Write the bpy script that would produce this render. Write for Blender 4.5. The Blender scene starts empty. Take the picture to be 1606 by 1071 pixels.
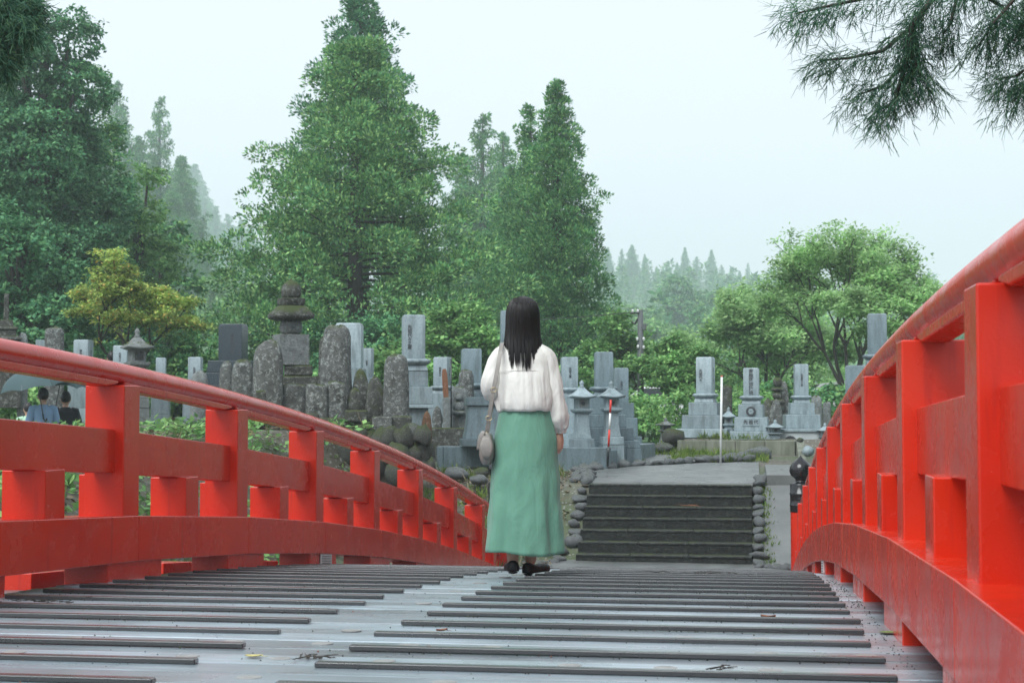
import bpy, bmesh, math, random
import numpy as np
from mathutils import Vector, Matrix, Euler, noise as mnoise

R = math.radians
sc = bpy.context.scene
col = sc.collection
random.seed(7)

# ------------------------------------------------------------------ camera, sky, sun, exposure
F, CX, CY = 2500.0, 803.0, 535.5          # focal length and centre in pixels of the 1606 x 1071 photograph
YAW, PITCH, CZ = R(8.58), math.atan(104.5 / 2500.0), 2.30
cd = bpy.data.cameras.new('camera'); cam = bpy.data.objects.new('camera', cd); col.objects.link(cam)
cd.sensor_width = 36.0; cd.lens = F / 1606.0 * 36.0
cd.clip_start = 0.05; cd.clip_end = 3000
cam.location = (0, 0, CZ); cam.rotation_euler = (R(90) + PITCH, 0, YAW)
cd.dof.use_dof = True; cd.dof.focus_distance = 9.6; cd.dof.aperture_fstop = 9.0
sc.camera = cam

world = bpy.data.worlds.new('World'); sc.world = world; world.use_nodes = True
wn = world.node_tree; wn.nodes.clear()
SUN_EL, SUN_AZ = R(52), R(205)            # azimuth clockwise from +Y: behind the camera, a little to the left
w_out = wn.nodes.new('ShaderNodeOutputWorld'); w_bg = wn.nodes.new('ShaderNodeBackground')
w_sky = wn.nodes.new('ShaderNodeTexSky'); w_sky.sky_type = 'NISHITA'; w_sky.sun_disc = False
w_sky.sun_elevation = SUN_EL; w_sky.sun_rotation = SUN_AZ; w_sky.dust_density = 4.0; w_sky.air_density = 1.0
w_hs = wn.nodes.new('ShaderNodeHueSaturation'); w_hs.inputs['Saturation'].default_value = 0.5
w_mx = wn.nodes.new('ShaderNodeMix'); w_mx.data_type = 'RGBA'; w_mx.inputs[0].default_value = 0.86
w_mx.inputs[7].default_value = (4.75, 5.0, 5.45, 1)      # an even overcast layer over the clear sky
w_bg.inputs['Strength'].default_value = 0.10
wn.links.new(w_sky.outputs[0], w_hs.inputs['Color']); wn.links.new(w_hs.outputs[0], w_mx.inputs[6])
wn.links.new(w_mx.outputs[2], w_bg.inputs['Color']); wn.links.new(w_bg.outputs[0], w_out.inputs[0])

sd = bpy.data.lights.new('sun', 'SUN'); sun = bpy.data.objects.new('sun', sd); col.objects.link(sun)
sd.energy = 1.5; sd.angle = R(35); sd.color = (0.95, 1.0, 0.985)
_sv = Vector((math.sin(SUN_AZ) * math.cos(SUN_EL), math.cos(SUN_AZ) * math.cos(SUN_EL), math.sin(SUN_EL)))
sun.rotation_euler = _sv.to_track_quat('Z', 'Y').to_euler()

sc.view_settings.view_transform = 'Standard'; sc.view_settings.look = 'None'
sc.view_settings.gamma = 1.0; sc.view_settings.use_curve_mapping = False
sc.view_settings.exposure = 1.16
HAZE = 0.00120                             # density of the mist built at the end
cy = sc.cycles
cy.use_denoising = True; cy.max_bounces = 6; cy.diffuse_bounces = 3; cy.glossy_bounces = 3
cy.transmission_bounces = 4; cy.volume_bounces = 2; cy.transparent_max_bounces = 6
cy.sample_clamp_indirect = 8.0; cy.caustics_reflective = False; cy.caustics_refractive = False

# ------------------------------------------------------------------ helpers
CAMM = Matrix.Translation((0, 0, CZ)) @ Euler((R(90) + PITCH, 0, YAW)).to_matrix().to_4x4()
def P(px, py, d):
    """world point seen at photo pixel (px, py), d metres in front of the camera"""
    return CAMM @ Vector(((px - CX) / F * d, -(py - CY) / F * d, -d))

def tag(o, label=None, cat=None, group=None, kind=None):
    if label: o['label'] = label
    if cat: o['category'] = cat
    if group: o['group'] = group
    if kind: o['kind'] = kind
    return o

def empty(name, loc=(0, 0, 0), rz=0.0, parent=None):
    o = bpy.data.objects.new(name, None); col.objects.link(o); o.location = loc; o.rotation_euler = (0, 0, rz)
    o.empty_display_size = 0.2
    if parent: o.parent = parent
    return o

def link(name, me, m=None, parent=None, loc=None, rot=None, scale=None):
    o = bpy.data.objects.new(name, me); col.objects.link(o)
    if m is not None and len(me.materials) == 0: me.materials.append(m)
    if parent: o.parent = parent
    if loc is not None: o.location = loc
    if rot is not None: o.rotation_euler = rot
    if scale is not None: o.scale = scale
    return o

class MB:
    def __init__(s): s.v = []; s.f = []
    def add(s, vs, fs):
        n = len(s.v); s.v += [tuple(p) for p in vs]; s.f += [tuple(i + n for i in f) for f in fs]; return s
    def hexa(s, c):   # 8 corners: bottom 4 ccw, top 4 ccw
        return s.add(c, [(3, 2, 1, 0), (4, 5, 6, 7), (0, 1, 5, 4), (1, 2, 6, 5), (2, 3, 7, 6), (3, 0, 4, 7)])
    def box(s, x0, x1, y0, y1, z0, z1):
        return s.hexa([(x0, y0, z0), (x1, y0, z0), (x1, y1, z0), (x0, y1, z0), (x0, y0, z1), (x1, y0, z1), (x1, y1, z1), (x0, y1, z1)])
    def frust(s, w0, d0, w1, d1, z0, z1, cx=0, cy=0):
        return s.hexa([(cx - w0, cy - d0, z0), (cx + w0, cy - d0, z0), (cx + w0, cy + d0, z0), (cx - w0, cy + d0, z0),
                       (cx - w1, cy - d1, z1), (cx + w1, cy - d1, z1), (cx + w1, cy + d1, z1), (cx - w1, cy + d1, z1)])
    def loft(s, rings, cap0=True, cap1=True, closed=True):
        n = len(rings[0]); b = len(s.v)
        for r in rings: s.v += [tuple(p) for p in r]
        for i in range(len(rings) - 1):
            for j in range(n if closed else n - 1):
                k = (j + 1) % n
                s.f.append((b + i * n + j, b + i * n + k, b + (i + 1) * n + k, b + (i + 1) * n + j))
        if cap0: s.f.append(tuple(b + j for j in reversed(range(n))))
        if cap1: s.f.append(tuple(b + (len(rings) - 1) * n + j for j in range(n)))
        return s
    def lathe(s, prof, n=20, c=(0, 0, 0), sq=None, cap=True):
        rings = []
        for r, z in prof:
            ring = []
            for j in range(n):
                a = 2 * math.pi * j / n; k = 1.0
                if sq: k = (abs(math.cos(a)) ** sq + abs(math.sin(a)) ** sq) ** (-1.0 / sq)
                ring.append((c[0] + r * k * math.cos(a), c[1] + r * k * math.sin(a), c[2] + z))
            rings.append(ring)
        return s.loft(rings, cap, cap)
    def tube(s, pts, rad, n=8, cap=True, flat=1.0):
        pts = [Vector(p) for p in pts]; rings = []
        if not hasattr(rad, '__len__'): rad = [rad] * len(pts)
        up = Vector((0, 0, 1)); prev = None
        for i, p in enumerate(pts):
            t = (pts[min(i + 1, len(pts) - 1)] - pts[max(i - 1, 0)])
            if t.length < 1e-9: t = Vector((0, 0, 1))
            t.normalize()
            if prev is None:
                a = t.cross(up if abs(t.z) < 0.9 else Vector((1, 0, 0))).normalized()
            else:
                a = (prev - t * prev.dot(t)); a = a.normalized() if a.length > 1e-6 else t.orthogonal().normalized()
            prev = a; b = t.cross(a)
            rings.append([p + (a * math.cos(2 * math.pi * j / n) + b * math.sin(2 * math.pi * j / n) * flat) * rad[i] for j in range(n)])
        return s.loft(rings, cap, cap)
    def ball(s, c, r, nu=10, nv=7, sc_=(1, 1, 1)):
        rings = []
        for i in range(nv + 1):
            t = math.pi * i / nv; rr = max(math.sin(t), 0.02) * r
            rings.append([(c[0] + rr * math.cos(2 * math.pi * j / nu) * sc_[0], c[1] + rr * math.sin(2 * math.pi * j / nu) * sc_[1], c[2] - r * math.cos(t) * sc_[2]) for j in range(nu)])
        return s.loft(rings)
    def xf(s, M): s.v = [tuple(M @ Vector(p)) for p in s.v]; return s
    def mesh(s, name, m=None, smooth=False):
        me = bpy.data.meshes.new(name); me.from_pydata(s.v, [], s.f)
        if smooth: me.polygons.foreach_set('use_smooth', [True] * len(me.polygons))
        if m: me.materials.append(m)
        me.update(); return me
    def build(s, name, m, parent=None, smooth=False, bevel=0.0, loc=None, rot=None, seg=2, auto=None):
        o = link(name, s.mesh(name, m, smooth), None, parent, loc, rot)
        if bevel:
            b = o.modifiers.new('bevel', 'BEVEL'); b.width = bevel; b.segments = seg; b.limit_method = 'ANGLE'; b.angle_limit = R(40)
            o.data.polygons.foreach_set('use_smooth', [True] * len(o.data.polygons))
            b.harden_normals = True
        return o

def baked(o):
    """replace an object's mesh by its modified mesh (so copies stay cheap)"""
    dg = bpy.context.evaluated_depsgraph_get(); dg.update()
    me = bpy.data.meshes.new_from_object(o.evaluated_get(dg), depsgraph=dg)
    o.modifiers.clear(); o.data = me; return o

def dup(o, name=None, parent=None, loc=None, rot=None, scale=None):
    c = o.copy(); col.objects.link(c)
    if name: c.name = name
    c.parent = parent if parent is not None else o.parent
    if loc is not None: c.location = loc
    if rot is not None: c.rotation_euler = rot
    if scale is not None: c.scale = scale
    return c

def copy_tree(o, parent=None):
    c = o.copy(); col.objects.link(c); c.parent = parent
    for ch in list(o.children): copy_tree(ch, c)
    return c

# ------------------------------------------------------------------ materials
def nodes(name):
    m = bpy.data.materials.new(name); m.use_nodes = True
    nt = m.node_tree; b = nt.nodes['Principled BSDF']
    return m, nt, b
def N(nt, t, **kw):
    n = nt.nodes.new(t)
    for k, v in kw.items():
        if k in n.inputs: n.inputs[k].default_value = v
        else: setattr(n, k, v)
    return n
def coords(nt, scale=(1, 1, 1), rnd=True):
    tc = N(nt, 'ShaderNodeTexCoord'); mp = N(nt, 'ShaderNodeMapping'); mp.inputs['Scale'].default_value = scale
    nt.links.new(tc.outputs['Object'], mp.inputs['Vector'])
    if rnd:
        oi = N(nt, 'ShaderNodeObjectInfo'); ml = N(nt, 'ShaderNodeMath', operation='MULTIPLY'); ml.inputs[1].default_value = 37.0
        nt.links.new(oi.outputs['Random'], ml.inputs[0]); cb = N(nt, 'ShaderNodeCombineXYZ')
        for i in range(3): nt.links.new(ml.outputs[0], cb.inputs[i])
        nt.links.new(cb.outputs[0], mp.inputs['Location'])
    return mp.outputs[0]
def ramp(nt, fac, stops):
    r = N(nt, 'ShaderNodeValToRGB'); cr = r.color_ramp
    while len(cr.elements) < len(stops): cr.elements.new(0.5)
    for e, (p, c) in zip(cr.elements, stops):
        e.position = p; e.color = (c[0], c[1], c[2], 1) if hasattr(c, '__len__') else (c, c, c, 1)
    nt.links.new(fac, r.inputs[0]); return r.outputs[0]
def noise_tex(nt, vec, scale, detail=4, rough=0.55, dist=0.0):
    n = N(nt, 'ShaderNodeTexNoise', Scale=scale, Detail=detail, Roughness=rough, Distortion=dist)
    nt.links.new(vec, n.inputs['Vector']); return n.outputs['Fac']
def mix(nt, fac, a, b, mode='MIX'):
    m = N(nt, 'ShaderNodeMix', data_type='RGBA', blend_type=mode)
    for sock, val in ((0, fac), (6, a), (7, b)):
        if hasattr(val, 'is_linked') or isinstance(val, bpy.types.NodeSocket): nt.links.new(val, m.inputs[sock])
        elif sock == 0: m.inputs[0].default_value = val
        else: m.inputs[sock].default_value = (*val, 1)
    return m.outputs[2]
def bump(nt, b, h, strength=0.3, dist=0.01, prev=None):
    n = N(nt, 'ShaderNodeBump', Strength=strength, Distance=dist)
    nt.links.new(h, n.inputs['Height'])
    if prev: nt.links.new(prev, n.inputs['Normal'])
    nt.links.new(n.outputs[0], b.inputs['Normal']); return n.outputs[0]

def mat(name, stops, scale=6, vscale=(1, 1, 1), rough=(0.5, 0.7), bstr=0.2, bscale=40, bdist=0.01, detail=5, coat=0.0, metal=0.0, spec=0.5, rnd=0.0, streak=None):
    """noise-coloured surface with uneven gloss and fine relief"""
    m, nt, b = nodes(name)
    v = coords(nt, vscale)
    f = noise_tex(nt, v, scale, detail)
    c = ramp(nt, f, stops)
    if streak:
        vs = coords(nt, (5, 5, 0.8)); sk_ = ramp(nt, noise_tex(nt, vs, 2.0, 6, 0.65), [(0.46, (0, 0, 0)), (0.72, (0.85, 0.85, 0.85))]); c = mix(nt, sk_, c, streak)
    if rnd:
        oi = N(nt, 'ShaderNodeObjectInfo'); mr = N(nt, 'ShaderNodeMapRange'); mr.inputs[3].default_value = 1 - rnd; mr.inputs[4].default_value = 1 + rnd
        nt.links.new(oi.outputs['Random'], mr.inputs[0])
        hs = N(nt, 'ShaderNodeHueSaturation'); nt.links.new(mr.outputs[0], hs.inputs['Value']); nt.links.new(c, hs.inputs['Color']); c = hs.outputs[0]
    nt.links.new(c, b.inputs['Base Color'])
    f2 = noise_tex(nt, v, scale * 2.3, 3)
    rr = N(nt, 'ShaderNodeMapRange'); rr.inputs[3].default_value = rough[0]; rr.inputs[4].default_value = rough[1]
    rr.inputs[1].default_value = 0.3; rr.inputs[2].default_value = 0.7
    nt.links.new(f2, rr.inputs[0]); nt.links.new(rr.outputs[0], b.inputs['Roughness'])
    b.inputs['Metallic'].default_value = metal; b.inputs['Specular IOR Level'].default_value = spec
    if coat: b.inputs['Coat Weight'].default_value = coat; b.inputs['Coat Roughness'].default_value = 0.15
    if bstr: bump(nt, b, noise_tex(nt, v, bscale, 4), bstr, bdist)
    return m

def red_paint():
    m, nt, b = nodes('red_lacquer')
    v = coords(nt)
    tone = ramp(nt, noise_tex(nt, v, 1.7, 4), [(0.25, (0.48, 0.016, 0.005)), (0.55, (0.57, 0.024, 0.006)), (0.8, (0.62, 0.035, 0.009))])
    vs = coords(nt, (9, 9, 0.7)); streak = ramp(nt, noise_tex(nt, vs, 2.2, 4), [(0.60, (0, 0, 0)), (0.82, (1, 1, 1))])
    c = mix(nt, streak, tone, (0.36, 0.014, 0.010))
    spk = N(nt, 'ShaderNodeTexVoronoi', Scale=55.0); nt.links.new(v, spk.inputs['Vector'])
    sp = ramp(nt, spk.outputs['Distance'], [(0.05, (1, 1, 1)), (0.11, (0, 0, 0))])
    gate = ramp(nt, noise_tex(nt, v, 9, 2), [(0.52, (0, 0, 0)), (0.62, (1, 1, 1))])
    drops = mix(nt, 1.0, sp, gate, 'MULTIPLY')
    grime = ramp(nt, noise_tex(nt, v, 14, 6, 0.7), [(0.66, (0, 0, 0)), (0.82, (0.6, 0.6, 0.6))])
    c = mix(nt, grime, c, (0.22, 0.015, 0.01))
    nt.links.new(c, b.inputs['Base Color'])
    rg = ramp(nt, noise_tex(nt, v, 5, 4), [(0.3, 0.15), (0.7, 0.34)]); nt.links.new(rg, b.inputs['Roughness'])
    b.inputs['Specular IOR Level'].default_value = 0.45
    b1 = bump(nt, b, noise_tex(nt, v, 120, 3), 0.10, 0.004)
    bump(nt, b, drops, 0.9, 0.004, b1)
    return m

def wet_wood(name, base, rough=(0.16, 0.5), rnd=0.25, coat=(0.6, 0.24)):
    m, nt, b = nodes(name)
    v = coords(nt, (0.6, 14, 14)); vi = coords(nt)
    g = noise_tex(nt, v, 3.0, 7, 0.65)
    c = ramp(nt, g, [(0.25, tuple(x * 0.55 for x in base)), (0.55, base), (0.8, tuple(x * 1.7 for x in base))])
    st = ramp(nt, noise_tex(nt, vi, 1.6, 5), [(0.42, (0, 0, 0)), (0.68, (0.9, 0.9, 0.9))])
    c = mix(nt, st, c, (base[0] * .55, base[1] * .52, base[2] * .50))
    oi = N(nt, 'ShaderNodeObjectInfo'); mr = N(nt, 'ShaderNodeMapRange'); mr.inputs[3].default_value = 1 - rnd; mr.inputs[4].default_value = 1 + rnd
    nt.links.new(oi.outputs['Random'], mr.inputs[0]); hs = N(nt, 'ShaderNodeHueSaturation')
    nt.links.new(mr.outputs[0], hs.inputs['Value']); nt.links.new(c, hs.inputs['Color']); nt.links.new(hs.outputs[0], b.inputs['Base Color'])
    rr = ramp(nt, noise_tex(nt, vi, 2.2, 5, 0.6), [(0.32, rough[0]), (0.68, rough[1])]); nt.links.new(rr, b.inputs['Roughness'])
    b.inputs['Specular IOR Level'].default_value = 0.7; b.inputs['Coat Weight'].default_value = coat[0]; b.inputs['Coat Roughness'].default_value = coat[1]
    bump(nt, b, g, 0.22, 0.003)
    return m

def lichen_stone(name, dark, mid, light, moss=(0.045, 0.06, 0.018), mossy=0.5, rough=0.75):
    m, nt, b = nodes(name)
    v = coords(nt)
    c = ramp(nt, noise_tex(nt, v, 5, 8, 0.68), [(0.30, dark), (0.5, mid), (0.72, tuple(x * 1.15 for x in mid))])
    lc = ramp(nt, noise_tex(nt, v, 15, 6, 0.75, 0.6), [(0.52, (0, 0, 0)), (0.60, (1, 1, 1))]); c = mix(nt, lc, c, light)
    sp = ramp(nt, noise_tex(nt, v, 34, 4, 0.7), [(0.58, (0, 0, 0)), (0.66, (1, 1, 1))]); c = mix(nt, sp, c, tuple(x * 0.6 for x in dark))
    geo = N(nt, 'ShaderNodeNewGeometry'); sx = N(nt, 'ShaderNodeSeparateXYZ'); nt.links.new(geo.outputs['Normal'], sx.inputs[0])
    ad = N(nt, 'ShaderNodeMath', operation='MULTIPLY_ADD'); ad.inputs[1].default_value = 0.35; nt.links.new(sx.outputs['Z'], ad.inputs[0]); nt.links.new(noise_tex(nt, v, 7, 5, 0.65), ad.inputs[2])
    ms = ramp(nt, ad.outputs[0], [(0.80 - 0.3 * mossy, (0, 0, 0)), (0.95 - 0.3 * mossy, (1, 1, 1))]); c = mix(nt, ms, c, moss)
    nt.links.new(c, b.inputs['Base Color']); b.inputs['Roughness'].default_value = rough; b.inputs['Specular IOR Level'].default_value = 0.3
    b1 = bump(nt, b, noise_tex(nt, v, 11, 6, 0.7), 0.7, 0.03); bump(nt, b, noise_tex(nt, v, 70, 3), 0.35, 0.01, b1)
    return m

def leaf_mat(name, stops, trans=0.30, rough=0.5, tone=0.42, nscale=1.1):
    m = bpy.data.materials.new(name); m.use_nodes = True; nt = m.node_tree; nt.nodes.clear()
    out = N(nt, 'ShaderNodeOutputMaterial')
    geo = N(nt, 'ShaderNodeNewGeometry'); c = ramp(nt, geo.outputs['Random Per Island'], stops)
    v = coords(nt); f = noise_tex(nt, v, nscale, 3)
    vv = N(nt, 'ShaderNodeMapRange'); vv.inputs[1].default_value = 0.3; vv.inputs[2].default_value = 0.7
    vv.inputs[3].default_value = 1 - tone; vv.inputs[4].default_value = 1 + tone; nt.links.new(f, vv.inputs[0])
    hs = N(nt, 'ShaderNodeHueSaturation'); nt.links.new(c, hs.inputs['Color']); nt.links.new(vv.outputs[0], hs.inputs['Value'])
    d = N(nt, 'ShaderNodeBsdfPrincipled'); d.inputs['Roughness'].default_value = rough; d.inputs['Specular IOR Level'].default_value = 0.12
    t = N(nt, 'ShaderNodeBsdfTranslucent'); mx = N(nt, 'ShaderNodeMixShader'); mx.inputs[0].default_value = trans
    nt.links.new(hs.outputs[0], d.inputs['Base Color']); nt.links.new(hs.outputs[0], t.inputs['Color'])
    nt.links.new(d.outputs[0], mx.inputs[1]); nt.links.new(t.outputs[0], mx.inputs[2]); nt.links.new(mx.outputs[0], out.inputs[0])
    return m

M = {}
M['red'] = red_paint()
M['plank'] = wet_wood('wet_plank', (0.27, 0.335, 0.38), (0.2, 0.46), 0.32, (0.5, 0.28))
M['batten'] = wet_wood('wet_batten', (0.020, 0.023, 0.026), (0.2, 0.4), 0.45, (0.8, 0.2))
M['plug'] = mat('plug_wood', [(0.3, (0.20, 0.20, 0.19)), (0.7, (0.33, 0.33, 0.32))], 20, rough=(0.3, 0.5))
M['black'] = mat('black_metal', [(0.3, (0.006, 0.007, 0.008)), (0.7, (0.013, 0.014, 0.016))], 12, rough=(0.10, 0.25), bstr=0.05)
M['granite'] = mat('grey_granite', [(0.3, (0.115, 0.165, 0.19)), (0.5, (0.15, 0.205, 0.23)), (0.75, (0.19, 0.245, 0.27))], 30, rough=(0.3, 0.5), bstr=0.08, bscale=150, bdist=0.003, detail=8, rnd=0.18, streak=(0.06, 0.085, 0.09))
M['granite2'] = mat('pale_granite', [(0.3, (0.20, 0.26, 0.285)), (0.5, (0.25, 0.315, 0.34)), (0.75, (0.30, 0.365, 0.39))], 30, rough=(0.35, 0.55), bstr=0.08, bscale=150, bdist=0.003, detail=8, rnd=0.18, streak=(0.10, 0.13, 0.135))
M['granite3'] = mat('dark_granite', [(0.3, (0.014, 0.026, 0.034)), (0.7, (0.024, 0.040, 0.050))], 30, rough=(0.2, 0.35), bstr=0.03, bscale=150, bdist=0.002)
M['old'] = lichen_stone('old_lichen_stone', (0.035, 0.037, 0.034), (0.10, 0.105, 0.10), (0.27, 0.29, 0.28), mossy=0.35)
M['old2'] = lichen_stone('dark_mossy_stone', (0.020, 0.022, 0.018), (0.060, 0.062, 0.054), (0.17, 0.18, 0.165), mossy=0.7)
M['oldgrey'] = lichen_stone('weathered_grey_stone', (0.09, 0.10, 0.098), (0.16, 0.172, 0.17), (0.24, 0.26, 0.26), mossy=0.2)
M['cobble'] = lichen_stone('river_cobble', (0.06, 0.066, 0.07), (0.125, 0.135, 0.14), (0.21, 0.225, 0.23), mossy=0.05, rough=0.5)
M['step'] = lichen_stone('wet_step_stone', (0.006, 0.008, 0.007), (0.014, 0.017, 0.015), (0.036, 0.042, 0.036), moss=(0.009, 0.014, 0.007), mossy=0.55, rough=0.6)
M['tread'] = lichen_stone('worn_tread', (0.012, 0.014, 0.013), (0.024, 0.028, 0.026), (0.07, 0.077, 0.07), mossy=0.0, rough=0.45)
M['rust'] = lichen_stone('rusty_stone', (0.06, 0.035, 0.022), (0.15, 0.075, 0.04), (0.20, 0.13, 0.09), mossy=0.0)
M['concrete'] = mat('weathered_concrete', [(0.25, (0.075, 0.085, 0.06)), (0.5, (0.17, 0.18, 0.14)), (0.75, (0.24, 0.25, 0.21))], 2.2, (2, 2, 0.6), rough=(0.6, 0.8), bstr=0.3, bscale=60, detail=8, streak=(0.07, 0.085, 0.045))
M['pave'] = mat('wet_pavement', [(0.25, (0.075, 0.08, 0.077)), (0.5, (0.115, 0.122, 0.118)), (0.8, (0.165, 0.172, 0.168))], 1.6, rough=(0.25, 0.55), bstr=0.3, bscale=90, bdist=0.006, detail=9)
M['render'] = mat('pale_wall_render', [(0.3, (0.40, 0.44, 0.45)), (0.7, (0.50, 0.54, 0.55))], 3, rough=(0.5, 0.7), bstr=0.15)
M['bark'] = mat('bark', [(0.3, (0.030, 0.026, 0.022)), (0.7, (0.075, 0.066, 0.055))], 4, (4, 4, 0.7), rough=(0.7, 0.9), bstr=0.8, bscale=14, bdist=0.04)
M['paintwhite'] = mat('white_paint', [(0.3, (0.72, 0.73, 0.73)), (0.7, (0.80, 0.80, 0.80))], 8, rough=(0.35, 0.5), bstr=0.03)
M['paintred'] = mat('red_paint_band', [(0.3, (0.60, 0.03, 0.02)), (0.7, (0.68, 0.045, 0.03))], 8, rough=(0.35, 0.5), bstr=0.03)
M['ink'] = mat('engraved_ink', [(0.3, (0.03, 0.035, 0.04)), (0.7, (0.05, 0.055, 0.06))], 30, rough=(0.6, 0.8), bstr=0)
M['plaque'] = mat('plaque_metal', [(0.3, (0.45, 0.42, 0.42)), (0.7, (0.55, 0.52, 0.52))], 30, rough=(0.4, 0.6), bstr=0)
M['polewood'] = mat('pole_concrete', [(0.3, (0.06, 0.068, 0.07)), (0.7, (0.10, 0.108, 0.11))], 4, rough=(0.6, 0.8), bstr=0.1)
M['rust_wood'] = mat('rust_brown_wood', [(0.3, (0.13, 0.05, 0.025)), (0.7, (0.27, 0.12, 0.06))], 10, (6, 6, 1), rough=(0.7, 0.9), bstr=0.4)
G_DK = [(0.0, (0.044, 0.145, 0.078)), (0.5, (0.094, 0.255, 0.122)), (1.0, (0.185, 0.380, 0.165))]
G_MD = [(0.0, (0.052, 0.170, 0.080)), (0.5, (0.115, 0.300, 0.118)), (1.0, (0.270, 0.450, 0.155))]
G_LT = [(0.0, (0.105, 0.250, 0.090)), (0.5, (0.200, 0.400, 0.135)), (1.0, (0.330, 0.520, 0.190))]
M['leaf_cedar'] = leaf_mat('cedar_sprays', [(0.0, (0.058, 0.175, 0.080)), (0.5, (0.140, 0.325, 0.125)), (1.0, (0.320, 0.490, 0.175))], trans=.2, tone=.5, nscale=1.6)
M['leaf_dark'] = leaf_mat('dark_foliage', G_DK)
M['leaf_mid'] = leaf_mat('mid_foliage', G_MD)
M['leaf_light'] = leaf_mat('light_foliage', G_LT)
M['leaf_pale'] = leaf_mat('pale_foliage', [(0.0, (0.20, 0.36, 0.15)), (0.5, (0.33, 0.54, 0.23)), (1.0, (0.47, 0.66, 0.30))], .5)
M['leaf_yellow'] = leaf_mat('turning_foliage', [(0.0, (0.20, 0.32, 0.075)), (0.5, (0.33, 0.46, 0.12)), (0.88, (0.44, 0.48, 0.13)), (1.0, (0.58, 0.36, 0.11))])
M['leaf_near'] = leaf_mat('near_cedar_shoots', [(0.0, (0.035, 0.10, 0.07)), (0.6, (0.07, 0.18, 0.115)), (1.0, (0.15, 0.28, 0.13))], 0.4)
M['grass'] = leaf_mat('grass_blades', [(0.0, (0.06, 0.12, 0.025)), (0.6, (0.13, 0.22, 0.04)), (1.0, (0.26, 0.30, 0.08))])
M['dry'] = leaf_mat('dry_litter', [(0.0, (0.06, 0.045, 0.03)), (0.6, (0.16, 0.13, 0.085)), (1.0, (0.28, 0.24, 0.17))], 0.15)

# ------------------------------------------------------------------ the lie of the land
def sst(a, b, x):
    t = min(1.0, max(0.0, (x - a) / (b - a))); return t * t * (3 - 2 * t)
def pl(x, pts):
    if x <= pts[0][0]: return pts[0][1]
    for (a, b), (c, d) in zip(pts, pts[1:]):
        if x <= c: return b + (d - b) * (x - a) / (c - a)
    return pts[-1][1]
def deck_z(y): return CZ - (0.725 + 0.0049 * (y - 2.0) ** 2)
def ground_z(x, y):
    mid = pl(y, [(-60, -1.3), (15.5, -1.3), (19.6, 0.06), (20.6, 0.12), (22.0, 0.14), (24.2, 1.15), (28, 1.22), (32, 1.35), (60, 1.6), (120, 2.2), (250, 4.5), (400, 14.0), (600, 38.0), (800, 58.0)])
    # left mound with the old graves on top
    edge = pl(y, [(4, -5.2), (9, -5.3), (16, -6.0), (20, -6.6), (22.5, -6.3), (24.5, -5.35), (26.5, -5.5), (27.6, -6.7), (31, -7.0), (40, -9), (60, -30)])
    soft = pl(y, [(8, 1.2), (20, 1.6), (22, 0.8), (24, 0.35), (30, 0.4), (40, 3)])
    top = pl(y, [(4, 0.7), (9, 1.0), (14, 1.45), (20, 1.88), (23, 1.96), (40, 2.0), (70, 2.6), (120, 5.0), (240, 11.0), (400, 22.0), (600, 42.0), (800, 60.0)])
    k = sst(edge + soft, edge - soft, x)
    z = mid + (top - mid) * k
    # slope down to the water beside the bridge on the right, and the raised graves behind the low wall
    kr = sst(0.9, 2.6, x) * (1 - sst(18, 24, y)); z = z + (0.3 - z) * kr * 0.6
    if x > -2.6 and y > 31.9:
        t = sst(33.0, 33.4, y) * sst(-2.2, -1.55, x); z = z + (max(z, 1.66) - z) * t
    if x < -14: z += 0.05 * min(100, -14 - x) * sst(40, 90, y)
    z += 0.05 * mnoise.noise((x * 0.7, y * 0.7, 0.3)) * (0.3 + sst(-3.5, -6, x)) + 0.02 * mnoise.noise((x * 2.3, y * 2.3, 4.0))
    return z

def Gp(px, py, z):
    """world point where the sight line through a photo pixel meets the level z"""
    a = P(px, py, 1.0); o = Vector((0, 0, CZ)); t = (z - CZ) / (a.z - CZ); return o + (a - o) * t
def on_ground(x, y, dz=0.0): return Vector((x, y, ground_z(x, y) + dz))

def ground_mat():
    m, nt, b = nodes('soil_and_litter')
    v = coords(nt, rnd=False)
    c = ramp(nt, noise_tex(nt, v, 1.1, 8, 0.7), [(0.3, (0.05, 0.043, 0.03)), (0.5, (0.10, 0.092, 0.07)), (0.7, (0.155, 0.15, 0.125))])
    g = ramp(nt, noise_tex(nt, v, 0.45, 5), [(0.46, (0, 0, 0)), (0.60, (1, 1, 1))]); c = mix(nt, g, c, (0.055, 0.085, 0.03))
    vo = N(nt, 'ShaderNodeTexVoronoi', Scale=14.0); nt.links.new(v, vo.inputs['Vector'])
    sp = ramp(nt, vo.outputs['Distance'], [(0.18, (1, 1, 1)), (0.34, (0, 0, 0))]); c = mix(nt, sp, c, (0.21, 0.215, 0.20))
    sx = N(nt, 'ShaderNodeSeparateXYZ'); nt.links.new(v, sx.inputs[0]); far = N(nt, 'ShaderNodeMapRange'); far.inputs[1].default_value = 33.5; far.inputs[2].default_value = 38.0
    nt.links.new(sx.outputs['Y'], far.inputs[0]); c = mix(nt, far.outputs[0], c, (0.075, 0.15, 0.055))       # meadow beyond the graves
    nt.links.new(c, b.inputs['Base Color']); b.inputs['Roughness'].default_value = 0.8
    b1 = bump(nt, b, sp, 0.5, 0.02); bump(nt, b, noise_tex(nt, v, 30, 5), 0.5, 0.02, b1)
    return m
M['ground'] = ground_mat()

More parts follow.
